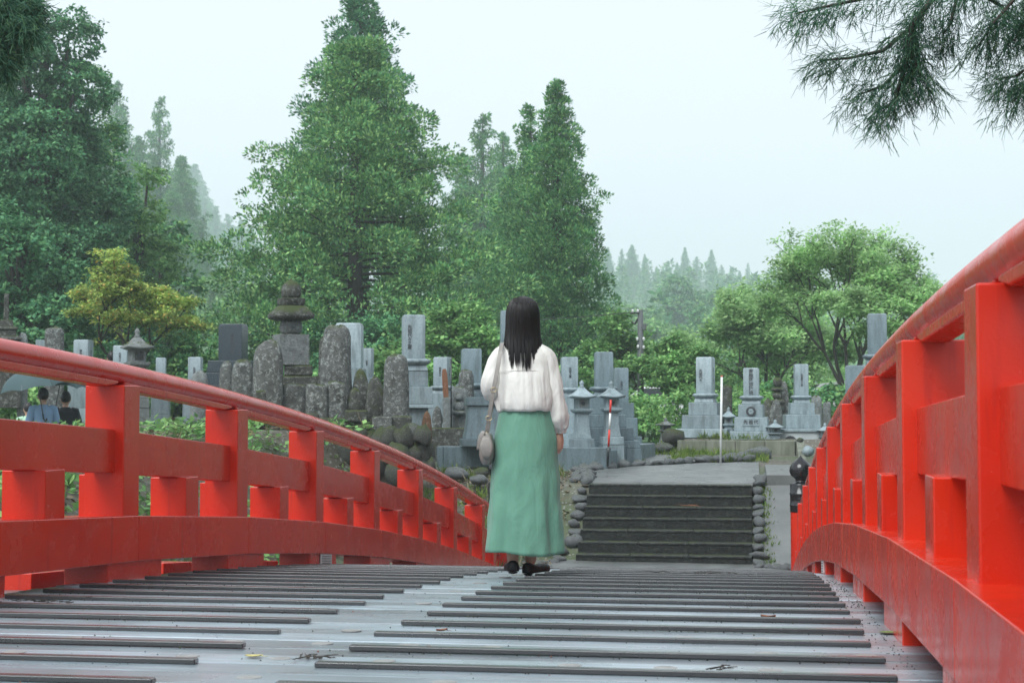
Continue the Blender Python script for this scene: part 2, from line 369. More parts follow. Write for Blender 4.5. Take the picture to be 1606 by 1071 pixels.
def axis(parts):
    out = []
    for a, b, n in parts: out += [a + (b - a) * i / n for i in range(n)]
    return out + [parts[-1][1]]
gx = axis([(-390, -60, 14), (-60, -14, 24), (-14, -2.7, 60), (-2.7, 1.6, 22), (1.6, 20, 24), (20, 390, 18)])
gy = axis([(-60, 3, 14), (3, 18, 26), (18, 34, 82), (34, 70, 34), (70, 860, 44)])
mb = MB(); mb.v = [(x, y, ground_z(x, y)) for y in gy for x in gx]
nx = len(gx); mb.f = [(j * nx + i, j * nx + i + 1, (j + 1) * nx + i + 1, (j + 1) * nx + i) for j in range(len(gy) - 1) for i in range(nx - 1)]
tag(mb.build('ground', M['ground'], smooth=True), kind='structure')

def sheet(left, right, dz, n=8, th=0.0):
    m_ = MB(); k = len(left)
    for a, b in zip(left, right):
        for i in range(n + 1):
            x = a[0] + (b[0] - a[0]) * i / n; y = a[1] + (b[1] - a[1]) * i / n
            m_.v.append((x, y, ground_z(x, y) + dz))
    m_.f = [(j * (n + 1) + i, j * (n + 1) + i + 1, (j + 1) * (n + 1) + i + 1, (j + 1) * (n + 1) + i) for j in range(k - 1) for i in range(n)]
    return m_
def lerp_pts(a, b, n): return [(a[0] + (b[0] - a[0]) * i / n, a[1] + (b[1] - a[1]) * i / n) for i in range(n + 1)]

SX0, SX1, SY0 = -2.43, -0.02, 22.0          # the flight of steps: left, right, foot
tag(sheet(lerp_pts((-3.4, 20.2), (-3.0, 22.05), 6), lerp_pts((1.4, 20.2), (1.4, 22.05), 6), 0.03).build('path', M['pave'], smooth=True), kind='structure')
Lp = [(-2.43, 24.05), (-2.45, 25.0), (-2.6, 26.2), (-2.7, 27.2), (-2.3, 28.2), (-1.5, 28.9), (-1.0, 29.6)]
Rp = [(-0.02, 24.05), (0.05, 25.0), (0.1, 26.2), (0.1, 27.2), (0.1, 28.2), (0.1, 28.9), (0.1, 29.6)]
def dense(pts, n=5): return [q for a, b in zip(pts, pts[1:]) for q in lerp_pts(a, b, n)[:-1]] + [pts[-1]]
tag(sheet(dense(Lp), dense(Rp), 0.035).build('path', M['pave'], smooth=True), kind='structure')
tag(sheet(lerp_pts((-5.0, 27.6), (-0.9, 29.8), 12), lerp_pts((-5.0, 29.2), (-1.4, 33.0), 12), 0.045).build('path', M['pave'], smooth=True), kind='structure')
# concrete ramp beside the steps
tag(sheet(lerp_pts((0.13, 21.9), (0.18, 24.15), 14), lerp_pts((1.7, 21.9), (1.7, 24.15), 14), 0.03).build('path', M['pave'], smooth=True), kind='structure')
mb = MB()
for (x0, x1, y0, y1) in ((0.2, 2.0, 24.2, 28.4),):
    z = 1.31; mb.box(x0, x1, y0, y1, 0.9, z)
tag(mb.build('path', M['pave'], bevel=0.015), kind='structure')

# ------------------------------------------------------------------ the steps and their cobble edging
stairs = empty('stone_stairs', (0, SY0, 0.14)); tag(stairs, 'flight of seven dark wet stone steps between cobble edgings beyond the bridge', 'steps')
RH, TD = 0.147, 0.30
for k in range(7):
    mb = MB(); mb.box(SX0, SX1, k * TD, 7 * TD + 0.02, k * RH - 0.2 if k == 0 else k * RH + 0.001 - 0.02, (k + 1) * RH - 0.026)
    st = mb.build('step', M['step'], stairs, bevel=0.006)
    xs = [SX0, SX0 + 0.75 + 0.1 * math.sin(k * 2.1), SX0 + 1.55 + 0.12 * math.sin(k * 3.3), SX1]
    for a, b in zip(xs, xs[1:]):
        t = MB(); t.box(a + 0.003, b - 0.003, k * TD - 0.012 + 0.004 * math.sin(k * 5 + a * 9), (k + 1) * TD + (0.02 if k == 6 else 0.0), (k + 1) * RH - 0.026, (k + 1) * RH + 0.002 * math.sin(k + a * 7))
        t.build('tread', M['tread'], st, bevel=0.006)

def rock_mesh(seed, sx=1, sy=1, sz=1, amp=0.16, sub=2, flat=0.0):
    bm = bmesh.new(); bmesh.ops.create_icosphere(bm, subdivisions=sub, radius=1.0)
    for v in bm.verts:
        n = v.co.normalized(); o = Vector((seed * 3.7, seed * 1.3, seed * 0.7))
        k = 1 + amp * mnoise.noise(n * 1.1 + o) * 1.6 + amp * 0.5 * mnoise.noise(n * 2.6 + o)
        v.co = Vector((n.x * k * sx, n.y * k * sy, n.z * k * sz))
    me = bpy.data.meshes.new('rock'); bm.to_mesh(me); bm.free()
    me.polygons.foreach_set('use_smooth', [True] * len(me.polygons)); return me
cob = [rock_mesh(s, 1.0 + .25 * (s % 2), 1.15, 0.72 + .1 * (s % 3), 0.26) for s in range(6)]
for me in cob: me.materials.append(M['cobble'])
def cobble_row(label, pts):
    root = empty('cobble_edging', pts[0][:3]); tag(root, label, 'stone edging', 'cobble edgings of the path')
    base = Vector(pts[0][:3])
    for i, p in enumerate(pts):
        r = p[3]
        link('cobble', cob[(i * 5 + len(pts)) % 6], None, root, Vector(p[:3]) - base, (random.uniform(-.3, .3), random.uniform(-.3, .3), random.uniform(0, 6.28)), (r * random.uniform(.75, 1.3), r * random.uniform(.8, 1.2), r * random.uniform(.7, 1.15)))
rows = []
for i in range(10):
    y = 22.02 + i * 0.235; rows.append((SX0 - 0.10 - 0.03 * math.sin(i * 1.9) - (0.13 if i < 2 else 0), y, ground_z(SX0 - .1, y) + 0.06, 0.088 * (1.35 if i in (1, 2) else 1) * random.uniform(.9, 1.1)))
for j in range(3): rows.insert(0, (SX0 - 0.28 - j * 0.17, 21.9 - j * 0.1, 0.17, 0.085 - 0.01 * j))
cobble_row('round grey cobbles up the side of the steps nearer the woman', rows)
rows = []
for i in range(11):
    y = 21.98 + i * 0.215; rows.append((SX1 + 0.09 + 0.02 * math.sin(i * 2.7), y, ground_z(SX1 + .1, y) + 0.06, 0.085 * (1.3 if i == 1 else 1) * random.uniform(.9, 1.1)))
for j in range(6): rows.insert(0, (SX1 + 0.10 + j * 0.115, 21.78 - j * 0.06, 0.18, 0.072))
for j in range(5): rows.append((SX1 + 0.13 + 0.07 * j, 24.4 + j * 0.42, 1.24, 0.09))
cobble_row('round grey cobbles up the side of the steps by the red post', rows)
rows = []
curve = dense([(-2.52, 24.25), (-2.56, 25.0), (-2.7, 26.1), (-2.82, 27.15), (-2.42, 28.3), (-1.6, 29.05), (-1.1, 29.75), (-0.6, 30.1), (0.05, 30.2)], 6)
acc = 0.0
for i, (a, b) in enumerate(zip(curve, curve[1:])):
    L = math.hypot(b[0] - a[0], b[1] - a[1]); acc += L
    if acc > 0.2:
        acc = 0; rows.append((a[0] + random.uniform(-.03, .03), a[1], ground_z(a[0], a[1]) + 0.07, random.uniform(.085, .125)))
        if random.random() < 0.5: rows.append((a[0] - 0.16, a[1] + 0.05, ground_z(a[0], a[1]) + 0.05, random.uniform(.07, .1)))
cobble_row('curving row of grey cobbles round the landing above the steps', rows)

# ------------------------------------------------------------------ the bridge
bridge = empty('arched_bridge', (-1.395, 10.0, 0.0)); BO = Vector((-1.395, 10.0, 0.0))
tag(bridge, 'arched timber footbridge with vermilion red parapets and wet grey deck', 'bridge')
def B(x, y, z): return Vector((x, y, z)) - BO
def slope(y): return math.atan(-2 * 0.0049 * (y - 2.0))
Y0, Y1 = -1.2, 21.0
# deck carried on a curved slab (its pale edge shows beyond the parapet)
mb = MB(); rings = []
for i in range(46):
    y = Y0 + (Y1 - Y0) * i / 45; z = deck_z(y)
    rings.append([(-4.05, y, z - 0.5), (1.26, y, z - 0.5), (1.26, y, z - 0.052), (-4.05, y, z - 0.052)])
mb.loft(rings); mb.v = [tuple(Vector(v) - BO) for v in mb.v]
deck = mb.build('deck', M['pave'], bridge)
pm = MB().box(-1.98, 1.98, -0.0965, 0.0965, -0.05, 0.0)
plank0 = baked(pm.build('plank', M['plank'], deck, bevel=0.005, seg=1))
ny = int((Y1 - Y0) / 0.2)
bm_l = MB().box(-0.80, 0.80, -0.019, 0.019, 0.001, 0.019); bat_l = baked(bm_l.build('batten', M['batten'], deck, bevel=0.004, seg=1))
bm_r = MB().box(-0.83, 0.83, -0.019, 0.019, 0.001, 0.019); bat_r = baked(bm_r.build('batten', M['batten'], deck, bevel=0.004, seg=1))
plug_me = MB().lathe([(0.036, -0.001), (0.036, 0.0022), (0.033, 0.003)], 14).mesh('plug', M['plug'])
firstp = firstb = True
rp = random.Random(3)
for i in range(ny):
    y = Y0 + 0.1 + i * 0.2
    loc, rot = B(-1.395, y, deck_z(y) + rp.uniform(-.003, .003)), (slope(y) + rp.uniform(-.012, .012), rp.uniform(-.0006, .0006), rp.uniform(-.0008, .0008))
    if firstp: plank0.location, plank0.rotation_euler = loc, rot; firstp = False
    else: dup(plank0, loc=loc, rot=rot)
    if 2.2 < y < 13 and i % 2 == 1:
        for q in range(13):
            if rp.random() < 0.5:
                x = -3.15 + q * 0.29 + rp.uniform(-.02, .02); link('plug', plug_me, None, deck, B(x, y + 0.02, deck_z(y + .02) + 0.001), (slope(y), 0, 0))
for k in range(-9, 42):
    y = 4.56 + 0.4 * k
    if y > 20.6: break
    for xc, src in ((-2.42, bat_l), (-0.445, bat_r)):
        loc, rot = B(xc + rp.uniform(-.012, .012), y, deck_z(y)), (slope(y), 0, rp.uniform(-.002, .002))
        if k == -9: src.location, src.rotation_euler = loc, rot
        else: dup(src, loc=loc, rot=rot)

def parapet(xin, s, yposts, yend, label):
    """xin: inner face of the posts, s: outward direction, posts at yposts (front faces), end post at yend"""
    X = lambda d: xin + s * d
    ys = [q + 0.11 for q in yposts]
    lo, hi = ys[0] - 0.945, yend
    # hand rail: a round bar flattened below
    mb = MB(); rings = []
    for i in range(56):
        y = lo + (hi - lo) * i / 55; z = deck_z(y) + 1.10; c = X(0.11)
        rings.append([(c + 0.066 * math.cos(a), y, z + 0.062 * math.sin(a)) for a in [2 * math.pi * j / 20 for j in range(20)]])
    mb.loft(rings); mb.v = [tuple(Vector(v) - BO) for v in mb.v]
    rail = mb.build('handrail', M['red'], bridge, smooth=True)
    rail['label'] = label
    def seg(name, y0, y1, xa, xb, za, zb, bev=0.006, m='red'):
        x0, x1 = min(xa, xb), max(xa, xb); ym = (y0 + y1) / 2; L = (y1 - y0) / 2
        c = [(x0, -L, deck_z(y0) - deck_z(ym) + za), (x1, -L, deck_z(y0) - deck_z(ym) + za), (x1, L, deck_z(y1) - deck_z(ym) + za), (x0, L, deck_z(y1) - deck_z(ym) + za)]
        c += [(p[0], p[1], p[2] + zb - za) for p in c]
        return MB().hexa([(p[0] - xin, p[1], p[2]) for p in c]).build(name, M[m], rail, bevel=bev, loc=B(xin, ym, deck_z(ym)))
    knots = [lo] + ys + [yend]
    for i, (a, b) in enumerate(zip(knots, knots[1:])):
        seg('lower_beam', a + 0.0015, b - 0.0015, X(-0.045), X(0.27), 0.096, 0.337, 0.005)
        seg('middle_rail', a + (0.03 if i else 0), b - 0.03, X(0.05), X(0.17), 0.563, 0.794)
        # keel under the rail, rounded off short of the posts
        ya, yb = a + (0.04 if i else 0), b - 0.04
        if yb - ya > 0.3:
            k = MB(); rr = []
            for t in range(13):
                y = ya + (yb - ya) * t / 12; e = min(t, 12 - t); h = [0.012, 0.036][e > 0]
                z = deck_z(y) + 1.052; rr.append([(X(0.11) - 0.05, y, z - h), (X(0.11) + 0.05, y, z - h), (X(0.11) + 0.05, y, z + 0.005), (X(0.11) - 0.05, y, z + 0.005)])
            k.loft(rr); k.v = [tuple(Vector(v) - BO) for v in k.v]; k.build('rail_keel', M['red'], rail, bevel=0.01)
        ym = (a + b) / 2
        if b - a > 1.2:
            z = deck_z(ym)
            x0, x1 = sorted((X(0.0), X(0.22)))
            MB().box(x0 - xin, x1 - xin, -0.11, 0.11, 0.325, 0.566).build('strut', M['red'], rail, bevel=0.006, loc=B(xin, ym, z))
    x0, x1 = sorted((X(0), X(0.22)))
    post = baked(MB().box(x0 - xin, x1 - xin, -0.11, 0.11, 0.33, 1.035).build('post', M['red'], rail, bevel=0.007))
    xb0, xb1 = sorted((X(0.015), X(0.262)))
    foot = baked(MB().box(xb0 - xin, xb1 - xin, -0.085, 0.085, 0.33, 0.56).build('post_foot', M['red'], rail, bevel=0.006))
    xc0, xc1 = sorted((X(-0.03), X(0.21)))
    blk = baked(MB().box(xc0 - xin, xc1 - xin, -0.375, 0.375, -0.03, 0.0965).build('beam_block', M['red'], rail, bevel=0.006))
    xo0, xo1 = sorted((X(0.42), X(0.80)))
    cb = baked(MB().box(xo0 - xin, xo1 - xin, -0.3, 0.3, -0.10, 0.035).build('crossbeam_end', M['red'], rail, bevel=0.006))
    for i, y in enumerate(ys):
        for o in (post, foot, blk, cb):
            l = B(xin, y, deck_z(y)); r = (slope(y), 0, 0) if o in (blk, cb) else (0, 0, 0)
            if i == 0: o.location, o.rotation_euler = l, r
            else: dup(o, loc=l, rot=r)
    # end post with its black onion-shaped cap
    ze = deck_z(yend) - 0.1; c = B(X(0.10), yend + 0.02, ze + 0.30)
    ep = MB().lathe([(0.135, -0.35), (0.135, 1.02)], 28).build('end_post', M['red'], rail, smooth=False, bevel=0.004, loc=c)
    capm = MB().lathe([(0.141, 0.98), (0.141, 1.05), (0.146, 1.055), (0.146, 1.075), (0.140, 1.08), (0.140, 1.20), (0.146, 1.205), (0.146, 1.225), (0.139, 1.23), (0.139, 1.335), (0.132, 1.35), (0.09, 1.36), (0.07, 1.372), (0.068, 1.40), (0.085, 1.42),
                       (0.128, 1.455), (0.148, 1.51), (0.140, 1.565), (0.108, 1.615), (0.058, 1.655), (0.024, 1.685), (0.004, 1.715)], 28)
    capm.build('finial', M['black'], rail, smooth=True, loc=c)
    return rail
left_rail = parapet(-3.30, -1, [6.18 + 1.89 * k for k in range(8)], 21.3, 'vermilion parapet with crimson inner faces on the woman\'s near side')
right_rail = parapet(0.515, 1, [1.93 + 1.89 * k for k in range(10)], 21.2, 'vermilion parapet rising close past the camera to a black finial')
# small maker's plates on two of the blocks
for (x, y, rail, sg) in ((-3.262, 12.0, left_rail, 1), (0.48, 11.48, right_rail, -1)):
    pt = MB(); pt.box(-0.004, 0.004, -0.16, 0.16, -0.035, 0.045)
    po = pt.build('name_plate', M['plaque'], rail, loc=B(x, y, deck_z(y) + 0.045), rot=(slope(y), 0, 0))
    lm = MB()
    for q in range(4): lm.box(0.0045 * sg - 0.001, 0.0045 * sg + 0.001, -0.13, 0.13, 0.028 - q * 0.018, 0.033 - q * 0.018)
    lm.build('lettering', M['ink'], po)

# ------------------------------------------------------------------ litter on the deck
def litter_leaf(x, y, size, m, label, rz, curl=0.4):
    mb = MB(); n = 7; rows_ = []
    for i in range(n + 1):
        t = i / n; w = math.sin(math.pi * min(1, t * 0.9 + 0.06)) ** 0.8 * 0.36
        zz = curl * 0.35 * (t - 0.5) ** 2
        rows_.append([(-w, t - 0.5, zz + 0.18 * curl), (-w * 0.5, t - 0.5, zz + 0.03 * curl), (0, t - 0.5, zz), (w * 0.5, t - 0.5, zz + 0.03 * curl), (w, t - 0.5, zz + 0.16 * curl)])
    mb.loft(rows_, False, False, closed=False)
    mb.tube([(0, -0.5, 0.03), (0.03, -0.85, 0.01)], [0.02, 0.012], 5)
    o = mb.build('fallen_leaf', m, smooth=True, loc=(x, y, deck_z(y) + 0.006), rot=(slope(y), 0, rz)); o.scale = (size,) * 3
    return tag(o, label, 'leaf', 'fallen leaves on the deck')
M['ylw'] = mat('yellow_leaf', [(0.3, (0.42, 0.36, 0.10)), (0.7, (0.58, 0.52, 0.22))], 8, rough=(0.3, 0.5))
M['brn'] = mat('brown_leaf', [(0.3, (0.16, 0.055, 0.025)), (0.7, (0.28, 0.10, 0.04))], 8, rough=(0.4, 0.6))
M['grn'] = mat('green_leaf', [(0.3, (0.10, 0.17, 0.04)), (0.7, (0.20, 0.29, 0.07))], 8, rough=(0.4, 0.6))
def deck_at(px, py):
    """march the sight line down to the deck"""
    a = P(px, py, 1.0); o = Vector((0, 0, CZ)); d = a - o; t = 2.0
    while t < 14:
        q = o + d * t
        if q.z <= deck_z(q.y): return q
        t += 0.005
    return q
q = deck_at(398, 1032); litter_leaf(q.x, q.y, 0.055, M['ylw'], 'pale yellow fallen leaf by a batten end on the wet deck', 1.5)
q = deck_at(1205, 972); litter_leaf(q.x, q.y, 0.06, M['brn'], 'curled brown leaf against a batten beside the red parapet', 1.2, 1.0)
q = deck_at(673, 1018); litter_leaf(q.x, q.y, 0.03, M['brn'], 'tiny rust brown leaf between two battens mid deck', 0.4, 0.8)
q = deck_at(1395, 994); litter_leaf(q.x, q.y, 0.07, M['grn'], 'green leaf lying flat beyond the batten ends', 1.5, 0.2)
q = deck_at(858, 898); litter_leaf(q.x, q.y, 0.05, M['brn'], 'small orange brown leaf next to the woman\'s shoe', 0.3, 0.7)
q = deck_at(693, 992); litter_leaf(q.x, q.y, 0.04, M['brn'], 'small brown leaf at the end of a batten left of centre aisle', 2.0, 0.9)
def twig(px, py, L, label, seed, n=9):
    rr = random.Random(seed); q = deck_at(px, py); mb = MB()
    for i in range(n):
        a = rr.uniform(0, 6.28); x, y = rr.uniform(-.25, .25) * L, rr.uniform(-.12, .12) * L; pts = []; z = 0.003
        for k in range(5):
            pts.append((x, y, z + 0.0 if k == 0 else z + rr.uniform(0, .03) * L * 1.5)); a += rr.uniform(-.6, .6); x += math.cos(a) * L * .12; y += math.sin(a) * L * .12
        mb.tube(pts, [0.0022, 0.002, 0.0018, 0.0014, 0.001], 5)
    return tag(mb.build('twig', M['bark'], loc=(q.x, q.y, deck_z(q.y) + 0.004), rot=(slope(q.y), 0, 0)), label, 'twig', 'twigs on the deck')
twig(487, 1035, 0.16, 'tangled dark twig in the open centre of the deck', 4, 12)
twig(90, 945, 0.36, 'dark forked twig lying across battens near a red block', 9, 9)
twig(1080, 902, 0.5, 'reddish brown cedar sprig at the brow of the deck', 5, 12)
twig(1108, 1052, 0.18, 'thin bent twig on the deck in front of the steps', 8, 4)
o_ = twig(1080, 902, 0.4, 'heap of reddish brown cedar needles lying on an upper step', 15, 16); o_.name = 'cedar_sprig'; o_.location = (-0.86, SY0 + 4 * TD + .12, .14 + 5 * RH + .01); o_.rotation_euler = (0, 0, 0); o_.data.materials.clear(); o_.data.materials.append(M['brn'])
# seeds, moss crumbs and grit in one mass
rl = np.random.default_rng(5); mb = MB()
for i in range(1900):
    r = rl.random()
    if r < 0.35: y = rl.uniform(3.6, 11); x = rl.uniform(-3.2, 0.45)
    elif r < 0.75: y = 4.56 + 0.4 * int(rl.integers(-2, 16)) - 0.03 - abs(rl.normal(0, .012)); x = rl.uniform(-1.2, 0.4) if rl.random() < .7 else rl.uniform(-3.2, -1.7)
    else: y = rl.uniform(3.2, 9.5); x = 0.47 - abs(rl.normal(0, .05)) if rl.random() < .65 else -3.2 + abs(rl.normal(0, .12))
    s = rl.uniform(.0013, .0036); z = deck_z(y) + s * 0.6
    vs = [(x - s, y - s * .7, z), (x + s * 1.1, y - s * .5, z - s * .3), (x + s * .3, y + s, z), (x, y, z + s * 1.1), (x, y, z - s)]
    mb.add(vs, [(0, 1, 3), (1, 2, 3), (2, 0, 3), (1, 0, 4), (2, 1, 4), (0, 2, 4)])
M['grit'] = leaf_mat('seeds_and_grit', [(0, (0.012, 0.012, 0.012)), (0.55, (0.03, 0.028, 0.024)), (0.8, (0.05, 0.075, 0.03)), (0.93, (0.16, 0.15, 0.12)), (1, (0.2, 0.05, 0.03))], 0.0)
tag(mb.build('litter', M['grit']), 'dark seeds, moss crumbs and grit scattered over the wet deck', 'litter', kind='stuff')

# ------------------------------------------------------------------ graves
VIEW = lambda p: math.atan2(-p.x, p.y)          # rotation that turns a thing's -Y face towards the camera
def text_mesh(s, size, m, sp=0.92):
    cu = bpy.data.curves.new('inscription', 'FONT'); cu.body = '\n'.join(s); cu.size = size; cu.align_x = 'CENTER'; cu.align_y = 'CENTER'
    cu.extrude = 0.0015; cu.space_line = sp; cu.resolution_u = 2; cu.offset = size * 0.02
    o = bpy.data.objects.new('inscription', cu); col.objects.link(o)
    dg = bpy.context.evaluated_depsgraph_get(); dg.update()
    me = bpy.data.meshes.new_from_object(o.evaluated_get(dg), depsgraph=dg)
    bpy.data.objects.remove(o); bpy.data.curves.remove(cu)
    me.materials.clear(); me.materials.append(m); return me
def inscribe(parent, s, size, x, yf, z, m=None):
    me = text_mesh(s, size, m or M['ink'])
    return link('inscription', me, None, parent, (x, yf - 0.001, z), (R(90), 0, 0))

def footing(root, b, w, m):
    g = ground_z(b.x, b.y) - .08
    if b.z - g > .1: MB().frust(w * 1.04, w, w, w * .96, g - b.z, -.001).build('footing', M[m], root, bevel=.01)
def lotus(w, h):
    mb = MB(); n = 48; rings = []
    for r, z, k in ((0.50, 0.0, 0.0), (0.60, 0.12, .02), (0.70, 0.42, .05), (0.73, 0.7, .07), (0.66, 0.92, .03), (0.56, 1.0, 0.0)):
        ring = []
        for j in range(n):
            a = 2 * math.pi * j / n; sq = (abs(math.cos(a)) ** 4 + abs(math.sin(a)) ** 4) ** -0.25
            rr = w * (r + k * abs(math.sin(a * 6))) * sq; ring.append((rr * math.cos(a), rr * math.sin(a), z * h))
        rings.append(ring)
    return mb.loft(rings)

def grave(px, ytop, ybase, d, wpx, tiers, label, m='granite', shaft=None, has_lotus=True, text=None, tsize=0.62, tx=0.0, rot=0.12, group=None, cap=0.04, side_text=None, dratio=1.0):
    """tiers: [(width px, y of its top)] from the ground up; shaft stands on the last"""
    b = P(px, ybase, d); k = d / F
    root = empty('gravestone', b, VIEW(b) + rot); tag(root, label, 'gravestone', group or 'gravestones of the cemetery')
    z = 0.0
    footing(root, b, tiers[0][0] * k / 2 * 1.02, m)
    for w, yt in tiers:
        h = (ybase - yt) * k - z
        MB().frust(w * k / 2, w * k / 2 * .95, w * k / 2 * 0.975, w * k / 2 * .925, z, z + h).build('plinth', M[m], root, bevel=0.012)
        z += h
    w = wpx * k; top = (ybase - ytop) * k
    if has_lotus:
        lh = w * 0.56
        MB().frust(w * .62, w * .62, w * .56, w * .56, z, z + lh * .45).build('neck_block', M[m], root, bevel=0.015)
        o = lotus(w, lh * .6).build('lotus_base', M[m], root, smooth=True, loc=(0, 0, z + lh * .42)); z += lh
    hw = w / 2
    mb = MB(); dd = hw * dratio
    c0, c1 = z, top - cap * w * 2
    mb.loft([[(-hw, -dd, c0), (hw, -dd, c0), (hw, dd, c0), (-hw, dd, c0)], [(-hw, -dd, c1), (hw, -dd, c1), (hw, dd, c1), (-hw, dd, c1)], [(-hw * .9, -dd * .9, top), (hw * .9, -dd * .9, top), (hw * .9, dd * .9, top), (-hw * .9, dd * .9, top)]])
    sh = mb.build('shaft', M[m], root, bevel=0.01)
    if text: inscribe(sh, text, w * tsize * 0.5, tx * w, -dd, (c0 + c1) / 2)
    if side_text:
        me = text_mesh(side_text, w * 0.16, M['ink']); link('inscription', me, None, sh, (hw + 0.001, 0, (c0 + c1) / 2), (R(90), 0, R(90)))
    return root

# right-hand graves behind the low wall
grave(1107, 560, 686, 34, 25, [(86, 672), (64, 651), (46, 631)], 'pale gravestone with scattered small characters behind the white snow pole', text='先祖代々', tsize=.42, tx=-.2, rot=-.22, side_text='昭和五十年建之', m='granite2')
g9 = grave(1179, 577, 692, 33.5, 24, [(66, 676), (52, 654), (40, 634)], 'gravestone with bold vertical prayer characters and a round crest below', text='南無阿弥陀佛', tsize=.62, rot=-.05, m='granite2')
k = 33.5 / F
cr = MB().lathe([(7.5 * k, 0), (7.5 * k, 0.006), (6.8 * k, 0.008)], 24).build('crest', M['ink'], g9, loc=(0, -20 * k - 0.006, (692 - 645) * k), rot=(R(90), 0, 0))
MB().lathe([(4.6 * k, 0.008), (4.6 * k, 0.012), (1.6 * k, 0.012), (1.5 * k, 0.008)], 6).build('petals', M['granite2'], cr)
MB().box(-13 * k, 13 * k, -25.6 * k, -24 * k, 24 * k, 37 * k).build('incense_box', M['granite2'], g9, bevel=.008)
for i, ch in enumerate('先祖代'): inscribe(g9, ch, 7 * k, (i - 1) * 8 * k, -25.8 * k, 30 * k)
grave(1257, 571, 692, 34.0, 21, [(66, 672), (54, 650), (38, 632)], 'gravestone with fine columns of writing above a pale rendered wall', text='先祖累代之墓', tsize=.34, rot=.12, m='granite2')
grave(1377, 492, 690, 31, 29, [(96, 660), (74, 600), (44, 572)], 'tall plain gravestone rising behind the parapet by the spreading tree', m='granite', has_lotus=True, rot=.05)
grave(1344, 573, 690, 30, 34, [(60, 655)], 'wide plain grey slab behind the red handrail beside the tall gravestone', m='granite', has_lotus=False, rot=.05, dratio=.3)
# graves on and behind the granite platform
grave(947, 552, 702, 29.6, 28, [(104, 690), (86, 670), (66, 650), (48, 622)], 'tall gravestone on the granite platform behind the two lanterns', rot=.10, m='granite')
grave(893, 560, 700, 30.4, 25, [(66, 680), (52, 650), (42, 622)], 'gravestone with faint writing just past the woman\'s shoulder', text='先祖之墓', tsize=.36, rot=.12, m='granite2')
grave(974, 577, 700, 31.5, 22, [(60, 684), (48, 655), (38, 632)], 'darker gravestone half behind the tallest one on the platform', has_lotus=False, rot=.12, text='先祖代々', tsize=.35, m='granite')
grave(739, 547, 690, 31.6, 30, [(72, 680), (56, 650), (44, 618)], 'gravestone with lotus base above the flared pedestal beside the woman', rot=.10, m='granite')
grave(796, 487, 700, 31, 22, [(60, 680), (48, 640), (40, 600)], 'tall grey shaft showing beside the woman\'s hair', rot=.10, m='granite')
# left-hand graves
grave(648, 494, 704, 27, 34, [(44, 640), (58, 634), (56, 607), (43, 582)], 'tall gravestone with one column of black characters among mossy stones', text='先祖代々之墓', tsize=.40, tx=-.22, rot=.10, m='granite2')
grave(694, 560, 680, 32.2, 23, [(46, 660), (36, 618)], 'small pale gravestone behind the rust brown stake', text='南無妙法', tsize=.34, rot=-.35, m='granite2', side_text='平成元年')
grave(365, 508, 640, 29, 40, [(74, 604), (68, 585), (62, 566)], 'polished dark granite gravestone above the handrail', m='granite3', has_lotus=False, text='先祖代々之墓', tsize=.28, tx=.1, rot=-.42, cap=.06, dratio=.6)
grave(548, 507, 650, 29.4, 40, [(60, 600), (50, 578)], 'wide pale gravestone behind the largest mossy slab', has_lotus=False, rot=-.10, m='granite2')
grave(577, 546, 640, 30.5, 15, [(26, 592)], 'narrow pale gravestone tucked beside the wide pale one', has_lotus=False, rot=-.3, text='供養塔', tsize=.4, m='granite2')
grave(306, 560, 660, 30, 20, [(34, 628), (28, 606)], 'pale gravestone just clear of the dark granite one', has_lotus=False, rot=-.2, text='先祖代々', tsize=.4, m='granite2')
grave(252, 561, 650, 32, 15, [(28, 620), (22, 592)], 'small pale gravestone between the old lantern and the dark granite', has_lotus=False, rot=-.1, m='granite2')
grave(190, 542, 640, 32.5, 22, [(36, 600), (28, 578)], 'pale gravestone standing against the old stone lantern', has_lotus=False, rot=-.25, text='先祖代々', tsize=.36, m='granite2')
grave(130, 533, 640, 33, 24, [(38, 600), (30, 578)], 'pale gravestone below the yellowing maple', has_lotus=False, rot=-.35, text='倶会一処', tsize=.36, m='granite2', side_text='昭和建之')
grave(62, 533, 640, 36, 14, [(30, 590), (22, 560)], 'small pale gravestone beside the square mossy pillar', has_lotus=False, rot=0, m='granite2')

